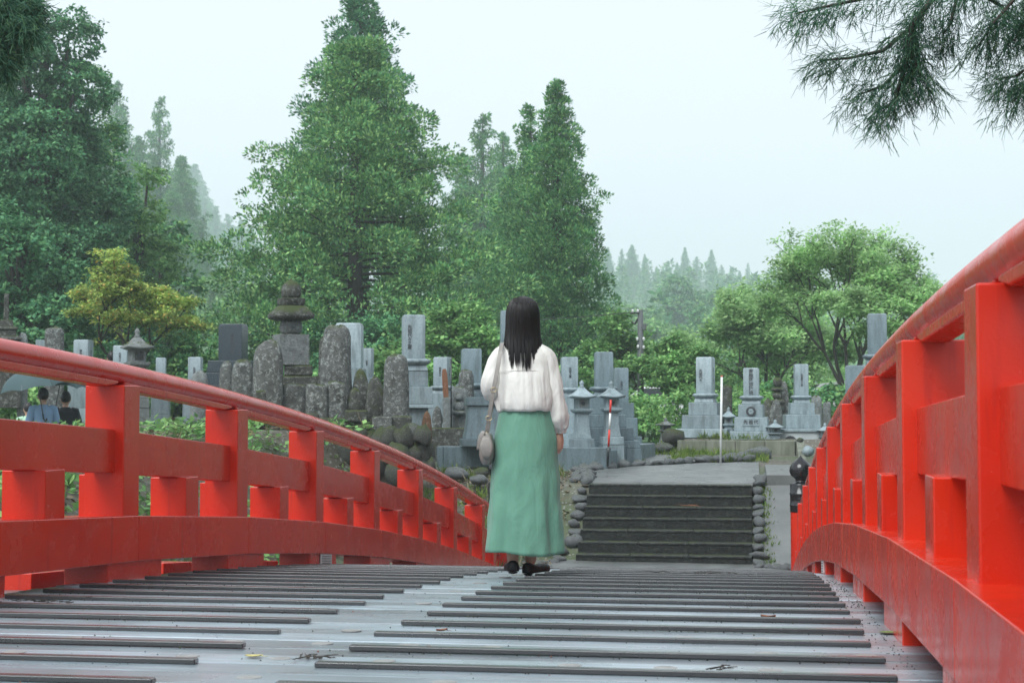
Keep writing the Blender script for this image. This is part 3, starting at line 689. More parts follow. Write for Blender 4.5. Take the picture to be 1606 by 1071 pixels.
# weathered stones
def old_stone(px, ytop, ybase, d, wpx, label, m='old', kind='round', depth=0.7, lean=0.0, seed=None, name='old_gravestone', cat='old stone', bulge=0.0):
    seed = seed if seed is not None else int(px * 7 + ytop)
    b = P(px, ybase, d); k = d / F; H = (ybase - ytop) * k; hw = wpx * k / 2; hd = hw * depth
    n = 22; rings = []; o = Vector((seed * .37, seed * .11, seed * .53))
    prof = {'round': [(0, 1.03), (.06, 1.0), (.3, 1.0), (.55, .985), (.74, .97), (.85, .93), (.92, .84), (.965, .68), (.99, .42), (1.0, .12)],
            'slab': [(0, 1.0), (.1, 1.0), (.35, 1.02), (.6, .97), (.8, .90), (.9, .84), (.96, .72), (.99, .5), (1.0, .2)],
            'square': [(0, 1.0), (.3, 1.0), (.6, .995), (.9, .985), (.955, .97), (.97, .93), (.985, .7), (1.0, .1)],
            'rock': [(0, .85), (.1, .95), (.3, 1.0), (.5, .97), (.7, .85), (.85, .66), (.94, .45), (1.0, .12)]}[kind]
    sq = {'round': 3.2, 'slab': 3.0, 'square': 7.0, 'rock': 2.4}[kind]; amp = {'round': .07, 'slab': .16, 'square': .03, 'rock': .2}[kind]
    drop = max(.05, b.z - ground_z(b.x, b.y) + .05)
    for t, r in [(-drop / H, prof[0][1])] + prof:
        ring = []
        for j in range(n):
            a = 2 * math.pi * j / n; kk = (abs(math.cos(a)) ** sq + abs(math.sin(a)) ** sq) ** (-1 / sq)
            q = Vector((math.cos(a) * 1.2, math.sin(a) * 1.2, t * 2.2)) + o
            e = 1 + amp * mnoise.noise(q) + amp * .6 * mnoise.noise(q * 2.7)
            ring.append((hw * r * kk * math.cos(a) * e + lean * t * H, hd * r * kk * math.sin(a) * e, t * H + (0.04 * H * mnoise.noise(q * .9 + o) if t > .6 else 0)))
        rings.append(ring)
    ob = MB().loft(rings).build(name, M[m], smooth=True, loc=b, rot=(0, 0, VIEW(b) + 0.15 * math.sin(seed)))
    return tag(ob, label, cat, 'weathered old stones')
OS = old_stone
OS(420, 533, 700, 25, 48, 'broad lichen pillar with a domed mossy top', 'old', 'round')
OS(527, 512, 690, 26, 50, 'tallest craggy lichen slab with a notched shoulder', 'old', 'slab')
OS(509, 530, 690, 26.2, 22, 'craggy flake standing against the tallest lichen slab', 'old2', 'slab')
OS(621, 556, 668, 25.5, 40, 'round topped lichen pillar nearest the tall inscribed gravestone', 'old', 'round')
OS(354, 567, 690, 25.8, 22, 'lichen stone half hidden beside the squat one under dark granite', 'old', 'round')
OS(381, 564, 690, 25.5, 36, 'squat lichen stone in front of the dark granite grave', 'old', 'round')
OS(312, 582, 690, 26, 28, 'small pale round topped pillar left of the squat lichen stone', 'oldgrey', 'round')
OS(459, 602, 700, 25.2, 40, 'dim lichen block at the foot of the five tier pagoda', 'old', 'square')
OS(496, 602, 700, 25.0, 34, 'blocky lichen stone, first of the low pair by the pagoda', 'old', 'square')
OS(527, 598, 700, 25.1, 29, 'blocky lichen stone, second of the low pair by the pagoda', 'old', 'square')
OS(565, 578, 660, 26, 28, 'dark mossy stone behind the small carved boulder', 'old2', 'rock')
OS(588, 590, 668, 25.7, 32, 'dark mossy stone leaning against the round topped pillar', 'old2', 'rock')
OS(557, 608, 650, 25.2, 26, 'small dark boulder sitting on a mossy block', 'old2', 'rock')
OS(409, 612, 660, 24.7, 16, 'little dark marker in front of the domed pillar', 'old2', 'square')
OS(731, 580, 671, 30.9, 26, 'old flat topped slab behind the carved figure stone', 'old', 'slab')
OS(686, 637, 671, 30.2, 16, 'small weathered figure stone by the rusty boulder', 'old', 'rock')
OS(669, 645, 692, 26.6, 17, 'rust coloured boulder on the stone bank', 'rust', 'rock')
OS(702, 622, 671, 30.1, 15, 'short square stone holding the rust brown stake', 'oldgrey', 'square')
OS(84, 514, 640, 30, 29, 'square mossy pillar with a flat capped top above the rail', 'old', 'square')
OS(35, 524, 640, 31, 16, 'small round headed stone above the handrail by the stone tower', 'oldgrey', 'round')
OS(1141, 604, 688, 35.5, 15, 'narrow dark old stone behind the white snow pole', 'old2', 'square')
OS(1205, 624, 692, 36, 22, 'low mossy boulder, first of the cluster between two gravestones', 'old2', 'rock')
OS(1218, 626, 692, 35.2, 22, 'mossy boulder in front of the stacked old stones', 'old', 'rock')
OS(1235, 598, 692, 36.3, 18, 'leaning mossy slab behind the stacked old stones', 'old', 'slab', lean=-.08)
OS(1281, 621, 692, 36, 18, 'round headed grey stone beside the gravestone over the rendered wall', 'oldgrey', 'round')
OS(1297, 630, 692, 36.4, 12, 'narrow grey stone close to the handrail', 'oldgrey', 'square')
# seated figure carved on a stone
b = P(720, 671, 30.4); k = 30.4 / F
fs = OS(720, 606, 671, 30.4, 28, 'arched stone carved with a small seated figure', 'oldgrey', 'round', depth=.45, name='carved_stone')
fg = MB(); fg.ball((0, -.14, 48 * k), 6.5 * k, 12, 9); fg.ball((0, -.12, 34 * k), 8 * k, 12, 9, (1.1, .8, 1.2)); fg.ball((0, -.13, 24 * k), 10 * k, 12, 8, (1.1, .7, .45))
fg.build('figure', M['oldgrey'], fs, smooth=True)
# blocks under the left stones
root = empty('stone_course', P(580, 672, 25)); tag(root, 'low course of dark mossy squared blocks under the old stones', 'stone wall')
for i, (a, bb, y0, y1, mm) in enumerate([(500, 548, 655, 673, 'old2'), (548, 583, 656, 673, 'old2'), (583, 615, 653, 672, 'old'), (615, 646, 652, 671, 'old2'), (540, 577, 643, 656, 'old2'), (440, 500, 648, 673, 'old2')]):
    p = P((a + bb) / 2, y1, 24.9 + .1 * (i % 2)); kk = 24.9 / F; h = (y1 - y0) * kk; w = (bb - a) * kk / 2 - .004
    o = MB().box(-w, w, -.2, .3, -0.06, h).build('block', M[mm], root, bevel=.03, loc=p - root.location); o.rotation_euler = (0, 0, VIEW(p))
for i, (a, bb, y0, y1) in enumerate([(440, 506, 590, 604), (446, 490, 573, 590)]):
    p = P((a + bb) / 2, y1, 26.6); kk = 26.6 / F; h = (y1 - y0) * kk; w = (bb - a) * kk / 2
    o = MB().box(-w, w, -w, w, 0 if i else -0.9, h - .002).build('block', M['old2'], root, bevel=.03, loc=p - root.location); o.rotation_euler = (0, 0, VIEW(p))
# the five tier tower
d = 26.6; k = d / F; b = P(456, 573, d)
go = empty('stone_pagoda', b, VIEW(b) + .25); tag(go, 'five tier stone memorial tower with mossy roof and onion jewel', 'memorial tower')
MB().frust(24 * k, 24 * k, 23.6 * k, 23.6 * k, 0, 48 * k).build('cube_tier', M['oldgrey'], go, bevel=.01)
MB().lathe([(13 * k, 48 * k), (16.5 * k, 52 * k), (18 * k, 59 * k), (17.5 * k, 66 * k), (15 * k, 71 * k)], 24).build('sphere_tier', M['oldgrey'], go, smooth=True)
MB().lathe([(20 * k, 70 * k), (32 * k, 73 * k), (33.5 * k, 79 * k), (27 * k, 86 * k), (20 * k, 93 * k)], 32, sq=5).build('roof_tier', M['old2'], go, smooth=True)
MB().lathe([(17 * k, 92.5 * k), (19.5 * k, 96 * k), (19.8 * k, 105 * k)], 28, sq=5).build('ring_tier', M['old2'], go, bevel=.01)
MB().lathe([(13 * k, 104 * k), (15.5 * k, 110 * k), (16 * k, 119 * k), (14 * k, 126 * k), (8 * k, 131 * k), (3 * k, 134 * k), (.5 * k, 137 * k)], 24).build('jewel', M['old2'], go, smooth=True)
# dark layered tower at the picture edge
d = 31; k = d / F; b = P(8, 640, d)
tw = empty('stone_pagoda', b, VIEW(b)); tag(tw, 'dark layered stone tower with a spire at the picture edge', 'memorial tower')
z = 0
for w, h in ((24, 85), (20, 22), (23, 6), (16, 10), (18, 5), (11, 10), (4, 42)):
    MB().frust(w * k, w * k, w * k * .92, w * k * .92, z * k, (z + h) * k).build('tier', M['old2'], tw, bevel=.015); z += h
# stacked old stones on the right terrace
d = 36; k = d / F; b = P(1220, 692, d)
tw = empty('stone_pagoda', b, VIEW(b)); tag(tw, 'small stack of round mossy stones between two pale gravestones', 'memorial tower')
z = 0
for w, h in ((11, 44), (9, 14), (12, 8), (8, 12), (10, 7), (7, 15)):
    MB().lathe([(w * k * .7, z * k), (w * k, (z + h * .3) * k), (w * k, (z + h * .7) * k), (w * k * .6, (z + h) * k)], 14).build('tier', M['old2'], tw, smooth=True); z += h

# lanterns
def lantern(px, ytop, ybase, d, wpx, label, m='granite2', old=False, base_w=.82, rot=0.0):
    b = P(px, ybase, d); k = d / F; H = (ybase - ytop) * k; w = wpx * k / 2
    root = empty('stone_lantern', b, VIEW(b) + rot); tag(root, label, 'stone lantern', 'stone lanterns')
    footing(root, b, w * base_w, m)
    MB().frust(w * base_w, w * base_w, w * base_w * .96, w * base_w * .96, 0, H * .125).build('base', M[m], root, bevel=.012)
    MB().loft([[(sx * w * q, sy * w * q, H * t) for sx, sy in ((-1, -1), (1, -1), (1, 1), (-1, 1))] for q, t in ((.62, .125), (.55, .20), (.49, .32), (.47, .50))]).build('shaft', M[m], root, bevel=.012)
    MB().loft([[(sx * w * q, sy * w * q, H * t) for sx, sy in ((-1, -1), (1, -1), (1, 1), (-1, 1))] for q, t in ((.50, .50), (.72, .535), (.74, .57))]).build('platform', M[m], root, bevel=.01)
    bx = MB(); fw = w * .5
    bx.box(-fw, fw, -fw, fw, H * .57, H * .725)
    fb = bx.build('fire_box', M[m], root, bevel=.01)
    hole = MB().box(-fw * .6, fw * .6, -fw - .004, -fw + .01, H * .595, H * .705).build('window', M['oldgrey' if not old else 'old2'], fb)
    MB().lathe([(fw * .32, 0), (fw * .32, .006)], 14).build('moon_opening', M['ink'], fb, loc=(0, -fw - .0045, H * .65), rot=(R(90), 0, 0))
    rf = MB(); rings = []
    for q, t in ((.60, .722), (.98, .735), (1.0, .752), (.72, .79), (.46, .83), (.24, .875), (.20, .885)):
        ring = []
        for j in range(32):
            a = 2 * math.pi * j / 32; kk = (abs(math.cos(a)) ** 6 + abs(math.sin(a)) ** 6) ** (-1 / 6); lift = (kk - 1) * .28 * (q > .9)
            ring.append((w * q * kk * math.cos(a), w * q * kk * math.sin(a), H * (t + lift * .25)))
        rings.append(ring)
    rf.loft(rings).build('roof', M[m], root, smooth=True)
    MB().lathe([(w * .17, H * .88), (w * .22, H * .90), (w * .12, H * .915), (w * .19, H * .945), (w * .17, H * .965), (w * .06, H * .99), (w * .01, H)], 16).build('finial', M[m], root, smooth=True)
    return root
lantern(912.5, 596, 701, 28.4, 42, 'pale stone lantern nearer the woman on the granite platform', rot=.22)
lantern(959, 597, 697, 28.6, 41, 'pale stone lantern behind the leaning red and white pole', rot=.22)
lantern(1216, 658, 706, 33, 30, 'low pale lantern before the rendered wall', rot=.1)
lantern(1294, 663, 712, 33, 26, 'low pale lantern half behind the red parapet', rot=.1)
lantern(1044, 655, 700, 35, 30, 'small dark lantern at the foot of the green maple', 'oldgrey', True, rot=.2)
lantern(1143, 638, 700, 33.6, 26, 'small pale lantern between two gravestones by the snow pole', rot=.0)
lantern(214, 514, 640, 31, 46, 'old weathered stone lantern with a broad roof above the handrail', 'oldgrey', True, base_w=.7, rot=.3)

# granite platform
c0 = P(951, 735, 27.6); al = -R(15) + VIEW(c0)
pf = empty('granite_platform', c0, al); tag(pf, 'low blue grey granite platform carrying the pair of lanterns', 'platform')
hh = 33 * 27.6 / F; Lf, Lr = 3.15, 3.7
def blk(x0, x1, y0, y1, z0, z1, m='granite', nm='block'): MB().box(x0, x1, y0, y1, z0, z1).build(nm, M[m], pf, bevel=.01)
xs = [-Lf, -Lf + .13, -1.75, -.88, -.002]
for a, b_ in zip(xs, xs[1:]): blk(a + .002, b_ - .002, 0, .35, -.3, hh)
ys_ = [.352, 1.1, 1.9, 2.8, Lr]
for i, (a, b_) in enumerate(zip(ys_, ys_[1:])): blk(-.35, -.002 - (.03 if i == 0 else 0), a + .002, b_ - .002, -.3, hh - (.06 if i == 0 else 0))
blk(-Lf, -.352, .352, Lr, -.3, hh - .02, 'granite', 'fill_slab')
# flared pedestal on its near corner
d = 28.2; k = d / F; b = P(757, 699, d)
pd = empty('stone_pedestal', b, VIEW(b) + .1); tag(pd, 'flared granite pedestal with a cap slab beside the shoulder bag', 'pedestal')
MB().frust(34 * k, 30 * k, 34 * k, 30 * k, 0, 11 * k).build('base', M['granite'], pd, bevel=.01)
MB().loft([[(sx * w * k, sy * w * k * .9, z * k) for sx, sy in ((-1, -1), (1, -1), (1, 1), (-1, 1))] for w, z in ((30, 11), (27, 25), (24.5, 45), (23.5, 63))]).build('body', M['granite'], pd, bevel=.01)
MB().frust(27 * k, 25 * k, 26 * k, 24 * k, 63 * k, 76 * k).build('cap', M['granite'], pd, bevel=.01)
# dark ledge behind the platform and along the bank
lg = tag(MB().box(-.55, .75, -.3, .7, -.9, .32).build('stone_ledge', M['old2'], bevel=.03, loc=P(712, 697, 30.2), rot=(0, 0, VIEW(P(712, 697, 30.2)))), 'dark mossy ledge between the boulders and the granite platform', 'stone wall')

# boulders of the bank
bank = empty('boulder_bank', P(610, 735, 24.6)); tag(bank, 'bank of rounded mossy boulders below the old stones', 'stone wall')
bo = [rock_mesh(20 + s, 1.0, .9, 1.25, .34, 2) for s in range(5)]
for me in bo: me.materials.append(M['old'])
bo2 = [rock_mesh(30 + s, 1.0, .9, 1.15, .38, 2) for s in range(4)]
for me in bo2: me.materials.append(M['old2'])
i = 0
for (px, py, r) in [(548, 688, 17), (566, 682, 15), (580, 690, 17), (597, 686, 17), (613, 689, 18), (632, 690, 19), (650, 684, 17), (664, 682, 16), (575, 712, 20), (600, 716, 20), (626, 716, 20), (648, 712, 18), (668, 709, 17), (590, 738, 18), (620, 742, 20), (645, 736, 17), (662, 732, 15), (530, 690, 18), (510, 694, 18), (540, 712, 20), (518, 720, 20), (676, 728, 10), (560, 735, 20), (492, 698, 16), (470, 700, 15), (448, 702, 16), (425, 700, 14), (486, 720, 19), (458, 724, 18)]:
    p = P(px, py, 24.3 + 0.25 * math.sin(px) - (0.25 if py > 705 else 0)); kk = 24.4 / F; s = r * kk
    me = (bo2 + bo)[(i * 7) % 9 if i % 3 == 0 else i % 4]; i += 1
    link('boulder', me, None, bank, p - bank.location, (random.uniform(-.4, .4), random.uniform(-.4, .4), random.uniform(0, 6)), (s * random.uniform(.7, .85), s, s * random.uniform(.9, 1.15)))
# loose rocks
def rock(px, py, d, r, label, m='cobble', sc_=(1.3, 1, .6)):
    p = P(px, py, d); me = rock_mesh(int(px + py), *sc_, .22, 2); me.materials.append(M[m])
    s = r * d / F; return tag(link('rock', me, None, None, p, (0, 0, px), (s, s, s)), label, 'rock', 'loose rocks')
rock(716, 743, 25, 17, 'long grey rock in the grass below the granite platform')
rock(755, 741, 25.4, 13, 'short mossy rock beside the woman\'s bag', 'old2')
rock(750, 752, 24.2, 14, 'flat pale rock under the shoulder bag')
rock(1190, 712, 31, 20, 'wide pale rock on the slope below the concrete wall')
rock(1150, 722, 30, 14, 'rounded rock by the foot of the white pole', sc_=(1, 1, .9))
rock(1165, 718, 30.4, 13, 'mottled rock, second along from the white pole', sc_=(1, 1, .9))
rock(1105, 722, 30, 17, 'brown grey rock in the grass near the slab path', 'old')
rock(1055, 684, 33, 16, 'moss capped rock in front of the small dark lantern', 'old2', (1.2, 1, .8))
rock(1040, 702, 32, 13, 'half buried dark rock on the grassy slope', 'old')
rock(1268, 708, 30, 9, 'white rounded rock against the parapet', 'granite2', (1, 1, 1))
rock(1255, 690, 31, 6, 'small dark rock on the wall top by the finial', 'old2')

# low concrete wall and pale rendered wall on the right
a, b = P(1062, 724, 32.6), P(1247, 724, 31.8)
wl = MB(); dirv = (b - a); L = math.hypot(dirv.x, dirv.y); rz = math.atan2(dirv.y, dirv.x)
for i in range(4): wl.box(L * i / 4 + .003, L * (i + 1) / 4 - .003, 0, .16, -.4, .44 - 0.02 * (i == 0))
root = tag(empty('concrete_wall', a, rz), 'low streaked concrete retaining wall below the right hand graves', 'wall')
for i in range(4): MB().box(L * i / 4 + .003, L * (i + 1) / 4 - .003, 0, .16, -.4, .44).build('panel', M['concrete'], root, bevel=.012)
MB().hexa([(L, .16, -.4), (L + .35, -1.6, -.4), (L + .5, -1.6, -.4), (L + .16, .16, -.4), (L, .16, .44), (L + .35, -1.6, -.02), (L + .5, -1.6, -.02), (L + .16, .16, .44)]).build('return_panel', M['concrete'], root, bevel=.012)
a = P(1222, 745, 33.2); b = P(1400, 745, 33.0); L = (b - a).length; rz = math.atan2(b.y - a.y, b.x - a.x)
rw = tag(empty('rendered_wall', a, rz), 'pale rendered wall with a dark arched niche below a gravestone', 'wall')
MB().box(0, L, 0, .3, -.3, .90).build('panel', M['render'], rw, bevel=.01)
MB().box(-.05, L, -.04, .34, .90, .96).build('coping', M['granite2'], rw, bevel=.01)
nm = MB(); ring = [(.16 * math.cos(t), .22 * math.sin(t)) for t in [math.pi * i / 12 for i in range(13)]]
nm.loft([[(x, -.012, z) for x, z in ring], [(x, .02, z) for x, z in ring]]); nm.build('niche', M['ink'], rw, loc=(.24, 0, .60))

# snow poles and the stake
def pole(p0, p1, r, bands, label, nm='snow_pole'):
    d = p1 - p0; root = tag(empty(nm, p0), label, 'pole')
    for (t0, t1, m) in bands:
        MB().tube([d * t0, d * (t0 + t1) / 2, d * t1], [r, r, r], 12).build('band', M[m], root, smooth=True)
    return root
pole(P(1130, 733, 29.2), P(1132, 589, 29.2), .020, [(0, .985, 'paintwhite'), (.985, 1.0, 'paintred')], 'upright white snow pole with a red tip by the path')
pole(P(953, 731, 27.2), P(958, 627, 27.2), .018, [(0, .30, 'black'), (.30, .55, 'paintred'), (.55, .80, 'paintwhite'), (.80, 1.0, 'paintred')], 'leaning pole banded red, white and black before the lanterns')
sk = MB().loft([[(x * w, y * w * .5, z) for x, y in ((-1, -1), (1, -1), (1, 1), (-1, 1))] for w, z in ((.05, 0), (.055, .3), (.05, .52), (.03, .6))])
tag(sk.build('wooden_stake', M['rust_wood'], bevel=.006, loc=P(700, 628, 30.1), rot=(0, -.07, .2)), 'rust brown wooden stake leaning on its square stone', 'stake')
pl_ = tag(MB().tube([Vector((0, 0, 0)), Vector((0, 0, 1.3))], .012, 8).build('metal_rod', M['black'], smooth=True, loc=P(707.5, 671, 30.0)), 'thin dark metal rod beside the rust brown stake', 'rod')

# utility pole
d = 43; k = d / F; b = P(1005, 668, d)
up = tag(empty('utility_pole', b, VIEW(b)), 'grey utility pole with cross arm and white insulators behind the graves', 'utility pole')
MB().lathe([(.10, -.5), (.075, 182 * k)], 14).build('mast', M['polewood'], up, smooth=True)
MB().box(-16 * k, 2 * k, -.05, .05, 176 * k, 179 * k).build('cross_arm', M['polewood'], up, bevel=.01)
for x, z in ((-12, 181), (-4, 181), (-5, 137), (5, 137), (-4, 125), (5, 124)):
    MB().lathe([(.015, 0), (.04, .01), (.02, .035), (.04, .05), (.02, .075), (.01, .085)], 10).build('insulator', M['paintwhite'], up, smooth=True, loc=(x * k, -.08, z * k - .05))
MB().box(3 * k, 9 * k, -.1, .1, 150 * k, 160 * k).build('meter_box', M['polewood'], up, bevel=.02)
MB().tube([(-14 * k, 0, 164 * k), (-9 * k, 0, 160 * k), (-4 * k, 0, 168 * k)], .03, 8).build('bracket', M['black'], up, smooth=True)
wire = MB(); a = Vector((-14 * k, 0, 178 * k)); e = Vector((-60, 8, 176 * k + 1.0))
wire.tube([a.lerp(e, t / 14) - Vector((0, 0, 1.6 * math.sin(math.pi * t / 14))) for t in range(15)], .012, 5); wire.build('wire', M['black'], up)

# ------------------------------------------------------------------ foliage
def unit(a): return a / np.maximum(np.linalg.norm(a, axis=-1, keepdims=True), 1e-9)
def leaf_quads(C, A, Nn, L, W):
    """rhombic leaves: base C, axis A, plane normal near Nn, length L, half width W -> (n,4,3)"""
    S = unit(np.cross(A, Nn)); L = np.asarray(L)[:, None]; W = np.asarray(W)[:, None]
    mid = C + A * L * 0.45
    return np.stack([C, mid + S * W, C + A * L, mid - S * W], axis=1)
def quad_mesh(name, V, m):
    V = np.asarray(V, dtype=np.float32); n = V.shape[0]; k = V.shape[1]
    me = bpy.data.meshes.new(name); me.vertices.add(n * k); me.vertices.foreach_set('co', V.reshape(-1))
    me.loops.add(n * k); me.loops.foreach_set('vertex_index', np.arange(n * k, dtype=np.int32))
    me.polygons.add(n); me.polygons.foreach_set('loop_start', np.arange(0, n * k, k, dtype=np.int32))
    try: me.polygons.foreach_set('loop_total', np.full(n, k, dtype=np.int32))
    except Exception: pass
    me.materials.append(m); me.update(calc_edges=True); return me
UP = np.array([0, 0, 1.0])

def conifer_data(seed, H, Rr, base=0.08, prof=None, nb=110, step=0.34, per=34, rc=0.24, L=0.19, W=0.030, droop=0.12, lift=0.30, jit=0.28, gaps=0.0, upb=0.35):
    r = np.random.default_rng(seed); prof = prof or (lambda t: (1 - t) ** 0.75)
    tr = MB(); tr.tube([(0, 0, -0.6), (0.02 * H * .1, 0, H * .35), (0, 0.02, H * .7), (0, 0, H)], [0.028 * H + .05, 0.02 * H, 0.011 * H, 0.01], 10)
    C = []; D = []; RC = []
    for b in range(nb):
        u = (b + r.random()) / nb; t = base + (0.985 - base) * u; az = b * 2.399963 + r.normal(0, .35)
        if r.random() < gaps: continue
        ln = max(0.12, Rr * prof(t) * (1 + r.normal(0, jit))); ln = min(ln, Rr * prof(t) * 1.45)
        o = np.array([math.cos(az), math.sin(az), 0]); side = np.array([-o[1], o[0], 0]); z0 = H * t
        P_ = lambda s: np.array([0, 0, z0]) + o * ln * s + UP * ln * (-droop * s + (lift) * s * s)
        if ln > .5: tr.tube([P_(0), P_(.4), P_(.8)], [.01 + .010 * ln, .008 + .006 * ln, .005], 5)
        n = max(2, int(ln / step) + 1)
        for i in range(n):
            s = 0.30 + 0.70 * (i + 0.7 * r.random()) / n
            kk = 1 if s < .45 or ln < .5 else 2 + int(r.random() < .5)
            for q in range(kk):
                c = P_(min(s, 1.02)) + side * (r.uniform(-1, 1) * .34 * ln * s if kk > 1 else 0) + r.normal(0, .06, 3)
                C.append(c); D.append(o * .75 + side * r.normal(0, .3) + UP * upb); RC.append(rc * r.uniform(.7, 1.25) * min(1, .28 + ln * .62))
    C = np.array(C); D = unit(np.array(D)); RC = np.array(RC)
    k = per; Cc = np.repeat(C, k, 0); Dd = np.repeat(D, k, 0); Rc = np.repeat(RC, k)[:, None]; n = len(Cc)
    g = unit(r.normal(0, 1, (n, 3)) + UP * .35 + Dd * .25)
    pos = Cc + g * Rc * np.array([1, 1, .72]) * r.uniform(.35, 1.0, (n, 1)) ** .5
    ax = unit(g * 1.1 + Dd * .35 + UP * .12 + r.normal(0, .35, (n, 3)))
    Nn = unit(UP * .6 + g * .9 + r.normal(0, .45, (n, 3)))
    Q = leaf_quads(pos, ax, Nn, L * r.uniform(.6, 1.35, n), W * r.uniform(.7, 1.4, n))
    return tr, Q

def lobes_data(seed, lobes, dens=9.0, per=26, rc=.26, L=.13, W=.045, trunk=None, flat=.6, under=.25):
    """dense broadleaf crown: leaf clumps over the surfaces of overlapping lobes [(centre, radii)]"""
    r = np.random.default_rng(seed); C = []; Nr = []
    for (c, rad) in lobes:
        c = np.array(c); rad = np.array(rad); area = 4 * math.pi * ((rad[0] * rad[1]) ** 1.6 + 2 * (rad[0] * rad[2]) ** 1.6) ** (1 / 1.6) / 3 ** (1 / 1.6)
        n = int(area * dens)
        g = unit(r.normal(0, 1, (n, 3))); keep = (g[:, 2] > -.55) | (r.random(n) < under); g = g[keep]
        bumps = np.array([mnoise.noise(Vector((q[0] * 2.2 + c[0], q[1] * 2.2 + c[1], q[2] * 2.2 + seed))) for q in g])
        rr = (0.86 + .22 * bumps + r.normal(0, .06, len(g)))[:, None]
        C.append(c + g * rad * rr); Nr.append(unit(g / rad))
    C = np.concatenate(C); Nr = np.concatenate(Nr); k = per
    Cc = np.repeat(C, k, 0); Nn = np.repeat(Nr, k, 0); n = len(Cc)
    g = unit(r.normal(0, 1, (n, 3))) * (r.random((n, 1)) ** .5) * (rc * np.repeat(r.uniform(.6, 1.3, len(C)), k))[:, None]
    pos = Cc + g * np.array([1, 1, flat])
    nn = unit(Nn * .5 + UP * .75 + r.normal(0, .55, (n, 3))); ax = unit(np.cross(nn, r.normal(0, 1, (n, 3))) + Nn * .3 - UP * .12)
    Q = leaf_quads(pos, ax, nn, L * r.uniform(.6, 1.4, n), W * r.uniform(.7, 1.3, n))
    tr = MB()
    if trunk:
        h, rad = trunk; tr.tube([(0, 0, -.5), (.05, 0, h * .5), (0, .05, h)], [rad * 1.2, rad, rad * .55], 9)
        for i, (c, rd) in enumerate(lobes): tr.tube([(0, 0, h * .55), (c[0] * .5, c[1] * .5, (h * .6 + c[2]) / 2 + .1), (c[0] * .9, c[1] * .9, c[2])], [rad * .6, rad * .35, rad * .12], 6)
    return tr, Q

def branch_data(seed, H, Rr, fork=.22, stems=4, levels=4, per=26, rc=.30, L=.11, W=.035, flat=.35, spread=.62, vase=1.0, tilt=(0, 0), r0=.12):
    """open spreading tree: forked limbs ending in flat sprays of leaves; scaled to H and Rr"""
    rr = random.Random(seed); segs = []; tips = []
    def grow(p, d, L_, rad, lv):
        q = p
        for s in range(3):
            d = (d + Vector((rr.gauss(0, .10), rr.gauss(0, .10), rr.gauss(0, .05)))).normalized(); n_ = q + d * L_ / 3
            segs.append((q, n_, rad * (1 - .13 * s), rad * (1 - .13 * (s + 1)))); q = n_
            if lv <= 1 or (lv == 2 and s > 0) or (lv == 3 and s == 2): tips.append((q.copy(), lv))
        if lv == 0: tips.append((q.copy(), 0)); return
        k = 3 if lv >= 2 else 3 + (rr.random() < .5)
        for i in range(k):
            a = rr.uniform(0, 6.28); o = Vector((math.cos(a), math.sin(a), 0)); nd = (d + o * spread * rr.uniform(.6, 1.25) + Vector((0, 0, -.05 * (levels - lv)))).normalized()
            grow(q, nd, L_ * rr.uniform(.62, .82), rad * .62, lv - 1)
    top = Vector((tilt[0], tilt[1], 1)).normalized() * fork
    segs.append((Vector((0, 0, -.08)), top, .034, .028))
    for i in range(stems):
        a = 6.28 * i / stems + rr.uniform(-.4, .4); d = Vector((math.cos(a) * .55 * vase, math.sin(a) * .55 * vase, 1)).normalized()
        grow(top, d, .30 * rr.uniform(.85, 1.15), .021, levels - 1)
    mz = max(t[0].z for t in tips); rad = sorted(math.hypot(t[0].x, t[0].y) for t in tips)[int(len(tips) * .97)]
    sx = Rr / rad; sz = H / mz
    S = lambda p: Vector((p.x * sx, p.y * sx, p.z * sz))
    tr = MB(); k0 = r0 / .034
    for a, b, ra, rb in segs: tr.tube([S(a), S(b)], [ra * k0, rb * k0], 6 if ra > .01 else 4, cap=False)
    r = np.random.default_rng(seed); C = np.array([tuple(S(t[0])) for t in tips]); k = per
    Cc = np.repeat(C, k, 0); n = len(Cc); g = unit(r.normal(0, 1, (n, 3))) * (r.random((n, 1)) ** .5) * (rc * np.repeat(r.uniform(.6, 1.4, len(C)), k))[:, None]
    pos = Cc + g * np.array([1, 1, flat]) + UP * .04
    nn = unit(UP + r.normal(0, .45, (n, 3))); ax = unit(np.cross(nn, r.normal(0, 1, (n, 3))) + g * .8 - UP * .1)
    return tr, leaf_quads(pos, ax, nn, L * r.uniform(.6, 1.4, n), W * r.uniform(.7, 1.3, n))

def tree(name, data, loc, leafm, label, rz=0.0, cat='tree', group=None, sc_=None, bark='bark'):
    tr, Q = data
    root = empty(name, loc, rz); tag(root, label, cat, group)
    if tr is not None and tr.v: tr.build('trunk', M[bark], root, smooth=True)
    link('crown', quad_mesh('crown', Q, M[leafm]), None, root)
    if sc_: root.scale = sc_
    return root
def stand(px, ytop, d, zb=None):
    """foot and height of a tree whose top shows at (px, ytop)"""
    t = P(px, ytop, d); z = ground_z(t.x, t.y) if zb is None else zb
    return Vector((t.x, t.y, z)), t.z - z
def clone(src, name, px, ytop, d, Hs, label, rz, leafm=None, wid=1.0, group=None):
    b, H = stand(px, ytop, d); c = copy_tree(src); c.name = name; c.location = b; c.rotation_euler = (0, 0, rz); k = H / Hs; c.scale = (k * wid, k * wid, k)
    tag(c, label, 'tree', group)
    return c

egg = lambda t: (1 - t) ** .75 * (0.8 + .40 * min(1, t / .22)) * 1.03
cone = lambda t: (1 - t) ** .72 * (0.85 + .25 * min(1, t / .12))
big = lambda t: min(1.0, (1.02 - t) ** .72 * 1.15) * (0.88 + .12 * min(1, t / .18))
